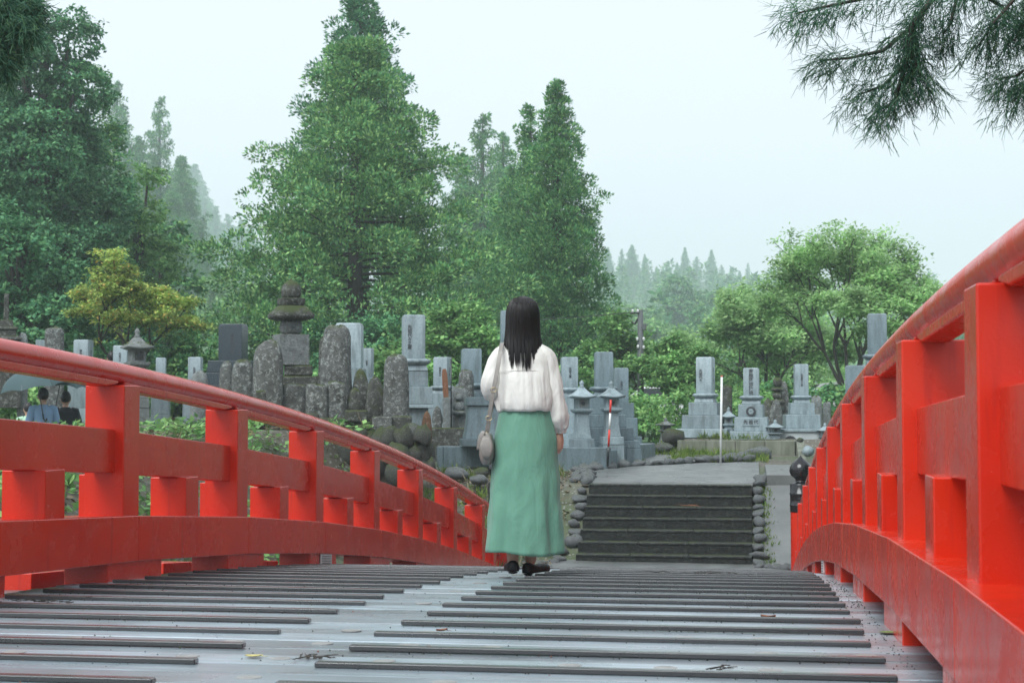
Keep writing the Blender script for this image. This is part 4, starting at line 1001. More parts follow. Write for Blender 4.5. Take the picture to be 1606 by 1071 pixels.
# great cedar in the middle and the darker one rising behind it
b, H = stand(558, 62, 50); BIGH = H
bigcedar = tree('cedar_tree', conifer_data(11, H, 4.65, .04, big, nb=150, step=.80, per=92, rc=.46, L=.135, W=.031, jit=.27, droop=.10, lift=.24, gaps=.04), b, 'leaf_cedar', 'great spreading cedar with pale tufted sprays behind the old stones', 1.0)
b, H = stand(566, -16, 60)
tree('cedar_tree', conifer_data(12, H, 4.0, .3, lambda t: (1 - t) ** .62, nb=130, step=.60, per=46, rc=.40, L=.17, W=.034, jit=.16), b, 'leaf_dark', 'tall darker cedar whose top rises above the great cedar', .3)
# cluster of narrow cedars
b, H = stand(872, 126, 56); NH = H
sugi = tree('narrow_cedar', conifer_data(13, H, 2.05, .03, egg, nb=240, step=.46, per=44, rc=.30, L=.14, W=.025, jit=.15, lift=.45, droop=.05, upb=.6), b, 'leaf_mid', 'dense narrow cedar standing tallest of its cluster behind the woman')
b, H = stand(832, 163, 64); NH2 = H
sugi2 = tree('narrow_cedar', conifer_data(14, H, 2.35, .06, cone, nb=160, step=.45, per=32, rc=.29, L=.155, W=.029, jit=.24, gaps=.1, lift=.4), b, 'leaf_mid', 'open topped narrow cedar close behind the tallest of the cluster')
clone(sugi2, 'narrow_cedar', 757, 176, 130, NH2, 'bluish narrow cedar second in height at the far side of the cluster', 2.0, wid=.95)
clone(sugi2, 'narrow_cedar', 789, 205, 135, NH2, 'hazy narrow cedar between the two taller ones', 4.0, wid=.9)
clone(sugi2, 'narrow_cedar', 722, 240, 130, NH2, 'short hazy cedar at the edge of the great cedar', 1.2, wid=1.0)
clone(sugi, 'narrow_cedar', 805, 260, 80, NH, 'low dense cedar filling the foot of the cluster', 3.0, wid=1.25)
# left-hand wood
def lobeset(seed, H, Rr, n=11, low=.25):
    r = random.Random(seed); out = []
    for i in range(n):
        t = low + (.96 - low) * (i + r.random() * .6) / n; a = i * 2.4 + r.uniform(-.4, .4); w = Rr * (1.05 - t * .72)
        rad = w * r.uniform(.48, .66); out.append(((math.cos(a) * w * .55, math.sin(a) * w * .55, H * t - rad * .3), (rad, rad, rad * r.uniform(.8, 1.15))))
    return out
b, H = stand(70, -40, 47); WH = H
wood1 = tree('forest_tree', lobes_data(21, lobeset(21, H, 3.6, 18, .10), 8.5, 34, .30, .145, .04, (H * .8, .25)), b, 'leaf_dark', 'huge dark evergreen towering over the left hand wood')
b, H = stand(-25, 60, 52)
tree('forest_tree', conifer_data(23, H, 3.2, .05, big, nb=150, step=.4, per=26, rc=.34, L=.26, W=.04), b, 'leaf_dark', 'dark conifer at the picture edge behind the handrail')
b, H = stand(130, 95, 52); W2 = H
wood2 = tree('forest_tree', lobes_data(24, lobeset(24, H, 3.0, 16, .08), 8.0, 30, .30, .145, .04, (H * .8, .22)), b, 'leaf_mid', 'green evergreen stepping down beside the huge dark one', 1.0)
b, H = stand(215, 235, 55)
tree('forest_tree', lobes_data(25, lobeset(25, H, 2.5, 14, .08), 7.5, 28, .30, .15, .045, (H * .8, .2)), b, 'leaf_light', 'brighter leafy tree on the slope between evergreens and far conifers')
b, H = stand(35, 300, 38)
tree('forest_tree', lobes_data(26, lobeset(26, H, 2.3, 13, .05), 10.0, 28, .26, .12, .042, (H * .75, .16)), b, 'leaf_dark', 'glossy dark ivy clad tree low at the picture edge')
b, H = stand(255, 330, 60)
tree('forest_tree', lobes_data(27, lobeset(27, H, 2.4, 12, .05), 7.0, 24, .30, .20, .06, (H * .8, .2)), b, 'leaf_mid', 'rounded green tree behind the yellowing maple')
clone(sugi2, 'far_conifer', 184, 128, 210, NH2, 'hazy spire conifer rising beside the left hand evergreens', 1.0, wid=.95)
clone(sugi2, 'far_conifer', 251, 150, 215, NH2, 'slim hazy conifer standing apart against the mist', 2.2, wid=.72)
clone(sugi, 'far_conifer', 218, 215, 220, NH, 'hazy conifer between the two spires', 3.1, wid=1.1)
clone(sugi, 'far_conifer', 284, 245, 225, NH, 'hazy conifer shouldering down to the misty gap', .6, wid=1.15)
clone(sugi, 'far_conifer', 268, 300, 200, NH, 'dense hazy conifer under the slim spire', 1.6, wid=1.5)
clone(sugi, 'far_conifer', 158, 230, 190, NH, 'hazy conifer close against the green evergreen', 4.6, wid=1.4)
# yellowing maple
b, H = stand(205, 405, 36)
tree('maple_tree', branch_data(31, H, 2.0, .24, 4, 4, 32, .25, .085, .026, .28, .9, 1.7, r0=.075), b, 'leaf_yellow', 'maple with yellow and orange tinged layers and dark limbs', .5)
# lighter trees in the gaps
b, H = stand(345, 425, 170)
tree('broadleaf_tree', lobes_data(33, lobeset(33, H, 5.5, 9, .1), 1.6, 24, .8, .5, .15, (H * .7, .15)), b, 'leaf_light', 'pale hazy tree in the gap beside the great cedar')
b, H = stand(720, 480, 43)
tree('broadleaf_tree', branch_data(34, H, 1.9, .10, 5, 4, 34, .28, .13, .045, .5, .9, 1.3, r0=.07), b, 'leaf_light', 'bright low tree between the great cedar and the woman')
b, H = stand(640, 510, 44)
tree('broadleaf_tree', lobes_data(35, lobeset(35, H, 2.2, 8, .1), 8, 22, .26, .15, .05, (H * .7, .1)), b, 'leaf_mid', 'bushy tree in shade under the great cedar')
b, H = stand(962, 495, 47)
tree('broadleaf_tree', branch_data(36, H, 1.7, .10, 5, 4, 32, .28, .13, .045, .5, .9, 1.3, r0=.07), b, 'leaf_light', 'leafy tree between the narrow cedars and the utility pole')
b, H = stand(1062, 528, 42)
tree('maple_tree', branch_data(37, H, 1.35, .10, 5, 4, 34, .24, .10, .032, .35, .95, 1.4, r0=.05), b, 'leaf_light', 'fresh green maple behind the gravestone with scattered characters')
b, H = stand(1330, 356, 48); 
tree('zelkova_tree', branch_data(38, H, 3.25, .12, 6, 5, 15, .36, .13, .034, .5, .62, 1.0, r0=.12), b, 'leaf_pale', 'wide fan shaped tree with visible limbs behind the red handrail', .7)
b, H = stand(1205, 455, 56)
tree('broadleaf_tree', branch_data(39, H, 3.0, .06, 6, 4, 34, .44, .16, .055, .7, .95, 1.3, r0=.1), b, 'leaf_pale', 'yellow green tree spreading in front of the hazy wood')
b, H = stand(1480, 560, 52)
tree('broadleaf_tree', lobes_data(40, lobeset(40, H, 2.4, 8, .1), 6, 22, .3, .18, .055, (H * .7, .1)), b, 'leaf_light', 'low tree behind the handrail at the foot of the fan shaped tree')
for (px, yt, d, w, lm, lab) in ((1262, 468, 66, 2.6, 'leaf_pale', 'pale rounded tree filling in beside the fan shaped one'), (1165, 520, 62, 2.2, 'leaf_light', 'low leafy tree behind the prayer gravestone'), (1000, 470, 230, 8.0, 'leaf_light', 'pale rounded tree behind the utility pole'), (1080, 438, 270, 10.0, 'leaf_mid', 'broad hazy tree below the far ridge conifers'), (1150, 448, 260, 9.0, 'leaf_mid', 'rounded hazy tree beside the broad one under the ridge'), (1115, 480, 200, 7.0, 'leaf_mid', 'dark green tree in the hollow behind the prayer gravestone'), (1040, 500, 180, 6.2, 'leaf_light', 'pale green tree above the fresh maple')):
    b, H = stand(px, yt, d)
    tree('broadleaf_tree', lobes_data(int(px), lobeset(int(px), H, w, 10, .1), (1.0 if d > 100 else 4.5), 22, (.95 if d > 100 else .4), (.55 if d > 100 else .17), (.17 if d > 100 else .055), (H * .7, .2)), b, lm, lab)
# single conifers along the far ridge
for i, (px, yt, d) in enumerate(((953, 388, 600), (975, 390, 610), (991, 384, 596), (1011, 398, 600), (1030, 418, 620), (1046, 418, 625), (1074, 388, 640), (1092, 402, 650), (1116, 392, 665), (1132, 415, 680), (1147, 418, 690), (1173, 412, 710), (1160, 425, 700), (1195, 438, 720), (1062, 412, 655))):
    clone(sugi2 if i % 2 else sugi, 'ridge_conifer', px, yt, d, NH2 if i % 2 else NH, 'misty conifer on the far ridge beyond the utility pole', i * 1.3, wid=(1.0, .8, 1.25, .9, 1.1)[i % 5], group='conifers along the far ridge')
for i, (px, yt, d) in enumerate(((305, 258, 640), (322, 300, 620), (338, 325, 610), (358, 335, 620), (378, 345, 630), (392, 352, 640))):
    clone(sugi2 if i % 2 else sugi, 'ridge_conifer', px, yt, d, NH2 if i % 2 else NH, 'misty conifer in the gap left of the great cedar', i * 1.7, wid=1.2, group='conifers in the misty gap')

# the hazy wood behind, which reads as one mass
r = np.random.default_rng(77); QS = []
for i in range(380):
    px = r.uniform(-150, 1750) if i < 310 else r.uniform(925, 1330); d = r.uniform(190, 640) if i < 310 else r.uniform(420, 620)
    yt = 468 + r.normal(0, 20) - (d - 400) * .07 + (20 if px > 1200 else 0) + (30 if 700 < px < 950 else 0) - (40 if px < 420 else 0)
    if i >= 310: yt = 432 + r.normal(0, 12) + max(0, px - 1150) * .15
    t = P(px, yt, d); z = ground_z(t.x, t.y); H = max(4.0, t.z - z); Rr = min(H, 20) * r.uniform(.18, .28)
    k = 230; u = r.random(k) ** .8; rr = Rr * (1 - u) ** .7 * (.7 + .3 * r.random(k)); a = r.uniform(0, 6.28, k)
    pos = np.stack([t.x + rr * np.cos(a), t.y + rr * np.sin(a), z + H * (.04 + .96 * u)], 1)
    out = np.stack([np.cos(a), np.sin(a), .2 + 0 * a], 1); ax = unit(out + r.normal(0, .5, (k, 3))); nn = unit(UP + out * .6 + r.normal(0, .4, (k, 3)))
    QS.append(leaf_quads(pos, ax, nn, r.uniform(.6, 1.3, k) * min(H, 20) * .09, r.uniform(.15, .3, k) * min(H, 20) * .09))
tag(link('forest', quad_mesh('forest', np.concatenate(QS), M['leaf_mid'])), 'hazy wooded slopes fading into the mist behind the cemetery', 'forest', kind='stuff')

# low bushes behind and between the graves
for (px, yt, d, w, lm, lab) in ((330, 520, 36, 1.3, 'leaf_mid', 'green bush behind the dark granite gravestone'), (590, 545, 34, 1.0, 'leaf_light', 'pale green bush between the pale gravestones and the tall inscribed one'), (475, 560, 35, 1.2, 'leaf_mid', 'bush at the back of the five tier tower'), (550, 475, 45, 2.2, 'leaf_dark', 'broad dark bush at the foot of the great cedar'), (700, 560, 35, 1.2, 'leaf_light', 'bright bush behind the small pale gravestone'), (270, 560, 36, 1.1, 'leaf_light', 'yellow green bush between the small pale gravestones'), (110, 560, 35, 1.2, 'leaf_mid', 'leafy bush behind the square mossy pillar'), (850, 585, 36, 1.3, 'leaf_mid', 'green bush beyond the woman\'s shoulder'), (1090, 610, 38, 1.2, 'leaf_light', 'low bush at the back of the gravestone with scattered characters'), (1160, 610, 40, 1.3, 'leaf_light', 'low bush behind the narrow dark stone'), (1240, 600, 42, 1.5, 'leaf_mid', 'low bush behind the stacked mossy stones'), (990, 610, 40, 1.2, 'leaf_light', 'low bush at the foot of the utility pole'), (1310, 590, 40, 1.5, 'leaf_mid', 'low bush behind the wide plain slab'), (40, 600, 33, .9, 'leaf_light', 'bush seen under the handrail beside the umbrellas'), (20, 480, 37, 1.6, 'leaf_dark', 'dark bush behind the layered stone tower')):
    b, H = stand(px, yt, d); H = max(H, .5)
    tree('bush', lobes_data(int(px) + 3, [((random.uniform(-.5, .5) * w, random.uniform(-.3, .3) * w, H * random.uniform(.35, .6)), (w * .6, w * .6, H * .45)) for _ in range(4)], 11, 18, .18, .11, .04, (H * .4, .04)), b, lm, lab, cat='bush', group='bushes among the graves')

# undergrowth on the left bank
def scatter(fn_xy, n, r): return np.array([fn_xy(r) for _ in range(n)])
r = np.random.default_rng(9)
def bank_xy(r):
    while True:
        y = r.uniform(7.5, 24); x = -4.6 - abs(r.normal(0, 2.0)) - .08 * max(0, y - 8)
        if x > -11 and mnoise.noise(Vector((x * .8, y * .8, 2.0))) > -.28: return (x, y)
QS = []
for i in range(900):
    x, y = bank_xy(r); z = ground_z(x, y); h = r.uniform(.06, .30) * (1.3 if y < 14 else .8); n = int(r.integers(6, 14))
    c = np.array([x, y, z]) + np.stack([r.normal(0, .09, n), r.normal(0, .09, n), r.uniform(.1, 1, n) * h], 1)
    nn = unit(UP + r.normal(0, .5, (n, 3))); ax = unit(np.cross(nn, r.normal(0, 1, (n, 3))))
    QS.append(leaf_quads(c, ax, nn, r.uniform(.07, .16, n), r.uniform(.022, .05, n)))
tag(link('undergrowth', quad_mesh('undergrowth', np.concatenate(QS), M['leaf_light'])), 'leafy undergrowth over the bank beside the bridge', 'undergrowth', kind='stuff')
QS = []
for i in range(2600):
    x, y = bank_xy(r) if i % 4 else (r.uniform(-5.0, -2.7), r.uniform(20.3, 26.5)); z = ground_z(x, y); n = 3
    c = np.array([x, y, z + .01]) + r.normal(0, .05, (n, 3)) * np.array([1, 1, .25]) + UP * .03
    ax = unit(r.normal(0, 1, (n, 3)) * np.array([1, 1, .35])); nn = unit(UP + r.normal(0, .4, (n, 3)))
    lg_ = r.random(n) < .4
    QS.append(leaf_quads(c, ax, nn, np.where(lg_, r.uniform(.2, .5, n), r.uniform(.05, .1, n)), np.where(lg_, .006, r.uniform(.015, .035, n))))
tag(link('leaf_litter', quad_mesh('leaf_litter', np.concatenate(QS), M['dry'])), 'dry stalks and dead leaves over the bank and gravel slope', 'litter', kind='stuff')
QS = []
for i in range(2400):
    q = r.random()
    if q < .38: x, y = r.uniform(-5.2, -3.0), r.uniform(21, 26.8)
    elif q < .72: p = P(r.uniform(1000, 1200), 705, r.uniform(29.6, 33.4)); x, y = p.x, p.y
    elif q < .86: x, y = bank_xy(r)
    elif q < .95: continue
    else: x, y = (SX1 + .20 + r.normal(0, .03), r.uniform(21.9, 24.2))
    if mnoise.noise(Vector((x * 1.3, y * 1.3, 7.0))) < -.1 and q < .86: continue
    n = int(r.integers(5, 12)); h = r.uniform(.06, .2) * (.4 if q > .86 else 1); z = ground_z(x, y)
    c = np.array([x, y, z]) + np.stack([r.normal(0, .035, n), r.normal(0, .035, n), 0 * r.random(n)], 1)
    ax = unit(np.stack([r.normal(0, .45, n), r.normal(0, .45, n), 1 + 0 * r.random(n)], 1)); nn = unit(r.normal(0, 1, (n, 3)))
    QS.append(leaf_quads(c, ax, nn, h * r.uniform(.6, 1.3, n), r.uniform(.005, .011, n)))
tag(link('grass', quad_mesh('grass', np.concatenate(QS), M['grass'])), 'tufts of yellow green grass along the slopes and path edges', 'grass', kind='stuff')

# near cedar whose shoots hang into the top corner
def near_branch(name, trunk_xy, hgt, limbs, d, seed, label, dens, slen, leafm, shw=.0022, thick=.010):
    root = empty(name, (trunk_xy[0], trunk_xy[1], ground_z(*trunk_xy))); tag(root, label, 'tree'); o = root.location
    MB().tube([(0, 0, -.4), (.05, 0, hgt * .5), (0, 0, hgt)], [.26, .2, .08], 12).build('trunk', M['bark'], root, smooth=True)
    r = np.random.default_rng(seed); st = MB(); V = []
    for li, (pts, dd) in enumerate(limbs):
        W = [P(x, y, d + dd) - o for x, y in pts]
        if li == 0:
            base = Vector((0, 0, hgt * .75)); W0 = [base, (base + W[0]) / 2 + Vector((0, 0, .25))] + W
            st.tube(W0, [.05, .03] + [.014 * (1 - .8 * i / len(W)) + .003 for i in range(len(W))], 7)
        else: st.tube(W, [thick * (1 - .75 * i / max(1, len(W) - 1)) + .001 for i in range(len(W))], 6)
        tot = sum((b - a).length for a, b in zip(W, W[1:])); nsh = int(tot * dens)
        for i in range(nsh):
            s = r.random() ** .8 * (len(W) - 1); k = min(int(s), len(W) - 2); f = s - k; p = np.array(W[k].lerp(W[k + 1], f)); t = np.array((W[k + 1] - W[k]).normalized())
            p = p + r.normal(0, .02, 3)
            a = unit(t * .7 + r.normal(0, .55, 3) - UP * .35); ln = slen * r.uniform(.5, 1.25)
            m0 = p + a * ln * .33; am = unit(a - UP * .22 + r.normal(0, .12, 3)); m1 = m0 + am * ln * .33; a2 = unit(am - UP * .22 + r.normal(0, .15, 3)); e = m1 + a2 * ln * .34
            sub = [(p, m0), (m0, m1), (m1, e)]
            for q in range(5):
                f2 = .25 + .75 * r.random(); bp = m0 + (m1 - m0) * f2 * 2 if f2 < .5 else m1 + (e - m1) * (f2 - .5) * 2
                ba = unit(a2 * .8 + r.normal(0, .5, 3) - UP * .12); bl = ln * r.uniform(.25, .5); sub.append((bp, bp + ba * bl))
            for (c0, c1) in sub:
                sd_ = unit(np.cross(c1 - c0, r.normal(0, 1, 3))) * shw
                V.append([c0 - sd_, c0 + sd_, c1 + sd_ * .35, c1 - sd_ * .35])
    st.build('limb', M['bark'], root, smooth=True)
    link('crown', quad_mesh('crown', np.array(V), M[leafm]), None, root)
    return root
near_branch('cedar_tree', (4.6, 5.2), 9.0, [([(1660, -70), (1560, -45), (1470, -10), (1430, 40), (1425, 90), (1405, 150)], 0), ([(1440, 35), (1385, 80), (1330, 92), (1285, 95)], .1), ([(1470, -15), (1370, -5), (1300, 10), (1248, 22)], -.1), ([(1425, 95), (1385, 135), (1350, 148)], .15), ([(1430, 40), (1440, 90), (1415, 145), (1385, 175)], .05), ([(1560, -45), (1500, 0), (1490, 40), (1478, 55)], .1), ([(1660, -60), (1590, 0), (1555, 40), (1535, 72)], -.2), ([(1650, -40), (1610, 30), (1590, 65)], -.1), ([(1690, 40), (1630, 95), (1592, 120), (1562, 125)], .2), ([(1690, 50), (1630, 115), (1590, 160)], .15), ([(1420, 60), (1440, 110), (1452, 125)], 0), ([(1520, -20), (1570, 10), (1600, 45)], .1)],
            6.4, 41, 'cedar hanging dark thready shoots into the upper corner over the parapet', 430, .13, 'leaf_near', .0016)
near_branch('cedar_tree', (-9.5, 10.5), 12.0, [([(-60, -60), (-20, -20), (20, 0), (45, 8)], 0), ([(-40, -20), (0, 20), (25, 45)], .1), ([(-40, 10), (-5, 55), (15, 80)], .2), ([(-40, 40), (-10, 75), (2, 100)], 0), ([(-10, -10), (25, 25), (40, 40)], -.1)],
            11.0, 42, 'cedar with a dense dark bough in the upper corner over the wood', 900, .16, 'leaf_near', .004, .014)

# more cedars of the same stand on the bank beside the camera, outside the frame (their crowns shade that side)
for (x, y, k, rz, lab) in ((9.4, 9.6, 1.05, 5.0, 'cedar between two others on the bank, outside the picture'), (10.5, 19.5, 1.1, 3.3, 'farthest cedar along the near bank, outside the picture'), (9.5, 5.0, 1.0, 1.0, 'cedar on the bank beside the parapet, outside the picture'), (10.5, 13.5, 1.05, 2.6, 'second cedar along the bank, outside the picture'), (12.5, -3.0, 1.1, 4.0, 'cedar behind the near bank, outside the picture')):
    c = copy_tree(bigcedar); c.name = 'cedar_tree'; c.location = (x, y, ground_z(x, y)); c.rotation_euler = (0, 0, rz); c.scale = (k, k, k); tag(c, lab, 'tree')

# ------------------------------------------------------------------ people
M['skin'] = mat('skin', [(0.3, (0.52, 0.31, 0.22)), (0.7, (0.60, 0.37, 0.27))], 20, rough=(0.45, 0.6), bstr=0.05)
def hair_mat():
    m, nt, b = nodes('black_hair'); v = coords(nt, (60, 60, 3), rnd=False)
    c = ramp(nt, noise_tex(nt, v, 2.0, 4), [(0.3, (0.008, 0.007, 0.0075)), (0.6, (0.018, 0.015, 0.015)), (0.85, (0.04, 0.034, 0.034))])
    nt.links.new(c, b.inputs['Base Color']); b.inputs['Roughness'].default_value = 0.42; b.inputs['Specular IOR Level'].default_value = 0.35
    return m
M['hair'] = hair_mat()
def cloth(name, c0, c1, weave=900, rough=.85, wr=0.25, wscale=9):
    m, nt, b = nodes(name); v = coords(nt, rnd=False)
    c = ramp(nt, noise_tex(nt, v, 5, 5), [(0.3, c0), (0.7, c1)]); nt.links.new(c, b.inputs['Base Color'])
    b.inputs['Roughness'].default_value = rough; b.inputs['Specular IOR Level'].default_value = 0.25
    b.inputs['Sheen Weight'].default_value = 0.15
    b1 = bump(nt, b, noise_tex(nt, v, weave, 2), 0.25, 0.001); v2 = coords(nt, (1.6, 1.6, .55), rnd=False)
    bump(nt, b, noise_tex(nt, v2, wscale, 5, .6, .6), wr, 0.03, b1); return m
M['blouse'] = cloth('cream_blouse', (0.65, 0.64, 0.60), (0.71, 0.70, 0.66), wr=.4)
M['skirt'] = cloth('green_linen', (0.115, 0.265, 0.195), (0.135, 0.30, 0.22), 500, wr=.45, wscale=7)
M['shoe'] = mat('black_leather', [(0.3, (0.005, 0.005, 0.006)), (0.7, (0.009, 0.009, 0.010))], 30, rough=(0.5, 0.7), spec=.3)
M['bag'] = mat('grey_leather', [(0.3, (0.19, 0.175, 0.16)), (0.7, (0.26, 0.24, 0.22))], 25, rough=(0.4, 0.55), bstr=.15, bscale=200, bdist=.002)
M['brass'] = mat('dull_brass', [(0.3, (0.45, 0.36, 0.22)), (0.7, (0.55, 0.45, 0.28))], 20, rough=(0.25, 0.35), bstr=0, metal=1.0)
M['belt'] = cloth('dark_belt', (0.02, 0.03, 0.022), (0.03, 0.045, 0.032))

def remeshed(mb, voxel, name, smooth_it=4):
    o = mb.build(name, None); md = o.modifiers.new('r', 'REMESH'); md.mode = 'VOXEL'; md.voxel_size = voxel
    s = o.modifiers.new('s', 'SMOOTH'); s.factor = .5; s.iterations = smooth_it
    baked(o); o.data.polygons.foreach_set('use_smooth', [True] * len(o.data.polygons)); return o
def limb(mb, pts, rad, n=12):
    mb.tube(pts, rad, n)
    for p, r_ in zip(pts, rad): mb.ball(p, r_ * .99, n, 8)

def person_body(voxel=.007, hgt=1.60, arms=None, hands=True, legs=None, head_turn=0.0):
    """one continuous figure facing +Y (local), feet at z = 0"""
    s = hgt / 1.60; mb = MB(); V = lambda *p: Vector(p) * s
    legs = legs or [[V(-.085, 0, .86), V(-.085, .01, .46), V(-.085, -.01, .09)], [V(.085, 0, .86), V(.085, .01, .46), V(.085, -.01, .09)]]
    limb(mb, [V(0, .0, .90), V(0, .005, 1.0), V(0, .0, 1.12), V(0, -.005, 1.24), V(0, 0, 1.31)], [.12 * s, .10 * s, .105 * s, .10 * s, .062 * s], 16)
    for sx in (-1, 1):
        limb(mb, [V(sx * .05, 0, .88), V(sx * .07, 0, .84)], [.095 * s, .085 * s]); limb(mb, [V(sx * .05, 0, 1.24), V(sx * .135, -.005, 1.258)], [.07 * s, .048 * s])
    limb(mb, [V(0, 0, 1.28), V(0, .005, 1.36), V(0, .012, 1.42)], [.062 * s, .048 * s, .05 * s])
    c = V(0, .02, 1.485)
    mb.ball(c, .1 * s, 18, 14, (.80, .98, 1.15)); mb.ball(c + V(0, .018, -.05), .072 * s, 14, 10, (.80, .95, 1.05))
    mb.ball(c + V(0, .1, -.02), .014 * s, 8, 6, (.8, 1, 1.5)); limb(mb, [c + V(0, .098, .01), c + V(0, .108, -.028)], [.006 * s, .011 * s], 8)
    mb.ball(c + V(0, .088, -.062), .02 * s, 10, 6, (1.2, .5, .4))
    for sx in (-1, 1):
        mb.ball(c + V(sx * .079, -.005, -.012), .026 * s, 8, 8, (.35, .7, 1.15)); mb.ball(c + V(sx * .033, .086, .005), .013 * s, 8, 6)
    for lg in legs: limb(mb, lg, [.085 * s, .055 * s, .034 * s])
    for lg in legs:
        a = lg[-1]; limb(mb, [a + V(0, -.02, -.05), a + V(0, .06, -.062), a + V(0, .13, -.07)], [.03 * s, .03 * s, .02 * s], 10)
    for arm in (arms or []):
        limb(mb, arm['pts'], [.042 * s, .036 * s, .026 * s])
        if hands:
            w = arm['pts'][-1]; fd = arm['fd'].normalized(); pn = arm['pn'].normalized(); sd_ = fd.cross(pn).normalized() * arm.get('thumb', 1)
            limb(mb, [w, w + fd * .045 * s + sd_ * .012 * s, w + fd * .085 * s + sd_ * .012 * s], [.024 * s, .026 * s, .022 * s], 10)
            limb(mb, [w, w + fd * .045 * s - sd_ * .012 * s, w + fd * .082 * s - sd_ * .014 * s], [.022 * s, .024 * s, .02 * s], 10)
            for i, (off, ln) in enumerate(((.028, .066), (.010, .075), (-.009, .07), (-.027, .054))):
                p0 = w + fd * .085 * s + sd_ * off * s; p1 = p0 + (fd * .9 + pn * .35).normalized() * ln * .5 * s; p2 = p1 + (fd * .6 + pn * .8).normalized() * ln * .32 * s; p3 = p2 + (fd * .3 + pn * .95).normalized() * ln * .22 * s
                limb(mb, [p0, p1, p2, p3], [.0095 * s, .0088 * s, .0082 * s, .0072 * s], 8)
            t0 = w + fd * .025 * s + sd_ * .024 * s; t1 = t0 + (fd * .6 + sd_ * .7 + pn * .3).normalized() * .04 * s; t2 = t1 + (fd * .95 + sd_ * .15 + pn * .3).normalized() * .032 * s
            limb(mb, [t0, t1, t2], [.014 * s, .0105 * s, .0085 * s], 8)
    o = remeshed(mb, voxel, 'person'); o.data.materials.clear(); o.data.materials.append(M['skin']); return o

# --- the woman
wpos = deck_at(820, 906.5); wz = deck_z(wpos.y) + .012
WR = VIEW(wpos)
arms = [dict(pts=[Vector((.142, -.005, 1.25)), Vector((.172, -.01, 1.03)), Vector((.208, .035, .815))], fd=Vector((.0, .08, -1)), pn=Vector((-.8, .55, 0)), thumb=-1),
        dict(pts=[Vector((-.142, -.005, 1.25)), Vector((-.172, -.02, 1.07)), Vector((-.125, .20, 1.08))], fd=Vector((.6, .8, .1)), pn=Vector((.2, -.2, -1)), thumb=1)]
legs = [[Vector((-.065, .0, .86)), Vector((-.065, .015, .46)), Vector((-.058, -.005, .095))], [Vector((.06, 0, .86)), Vector((.055, .03, .46)), Vector((.012, .07, .09))]]
legs[1][2] = Vector((.045, .09, .085))
woman = person_body(.007, 1.58, arms, True, legs)
woman.location = (wpos.x, wpos.y, wz); woman.rotation_euler = (0, 0, WR)
tag(woman, 'person seen from behind in cream blouse and long green skirt, with long dark hair', 'person')

# skirt
def ring(cx, cy_, rx, ry, z, n, f=None):
    out = []
    for j in range(n):
        a = 2 * math.pi * j / n; k = f(a) if f else 1.0
        out.append((cx + rx * k * math.cos(a), cy_ + ry * k * math.sin(a), z))
    return out
n = 140; rings = []; rows_ = 44
for i in range(rows_ + 1):
    t = i / rows_; z = .965 - t * (.965 - .135)
    rx = pl(t, [(0, .146), (.1, .160), (.22, .178), (.45, .188), (.7, .205), (1, .222)]); ry = pl(t, [(0, .112), (.1, .125), (.22, .142), (.45, .150), (.7, .165), (1, .182)])
    cx = .018 - .012 * t
    def f(a, t=t):
        g = sst(.15, 1, t)
        v = .05 * g * math.sin(5 * a + 1.3 + .8 * t) + .045 * g * math.sin(9 * a - 2.0 * t + .4) + .016 * math.sin(14 * a + 4 * t) * g
        v += .045 * mnoise.noise(Vector((math.cos(a) * 2.4 + t * .8, math.sin(a) * 2.4, t * 5.5))) * (.35 + g)
        v += .024 * mnoise.noise(Vector((math.cos(a) * 5 + t * 3, math.sin(a) * 5, t * 7 + 3)))
        # diagonal pulls below the seat
        if math.sin(a) < 0: v += .020 * math.sin(22 * (t - .28 + .16 * math.cos(a))) * math.exp(-((t - .42) / .16) ** 2) * abs(math.sin(a))
        return 1 + v
    hem = .012 * math.sin(3 * 0) if i == rows_ else 0
    rg = ring(cx, .0, rx, ry, z, n, f)
    if i > rows_ - 6: rg = [(x, y, zz + .010 * (i - rows_ + 6) / 6 * math.sin(2.2 * math.atan2(y, x) + .5)) for x, y, zz in rg]
    rings.append(rg)
sk = MB().loft(rings, False, False).build('skirt', M['skirt'], woman, smooth=True)
sk.modifiers.new('th', 'SOLIDIFY').thickness = .003
MB().loft([ring(.018, 0, .149, .115, .935, 48), ring(.018, 0, .151, .117, .945, 48), ring(.018, 0, .148, .114, .985, 48)], False, False).build('waistband', M['belt'], woman, smooth=True)

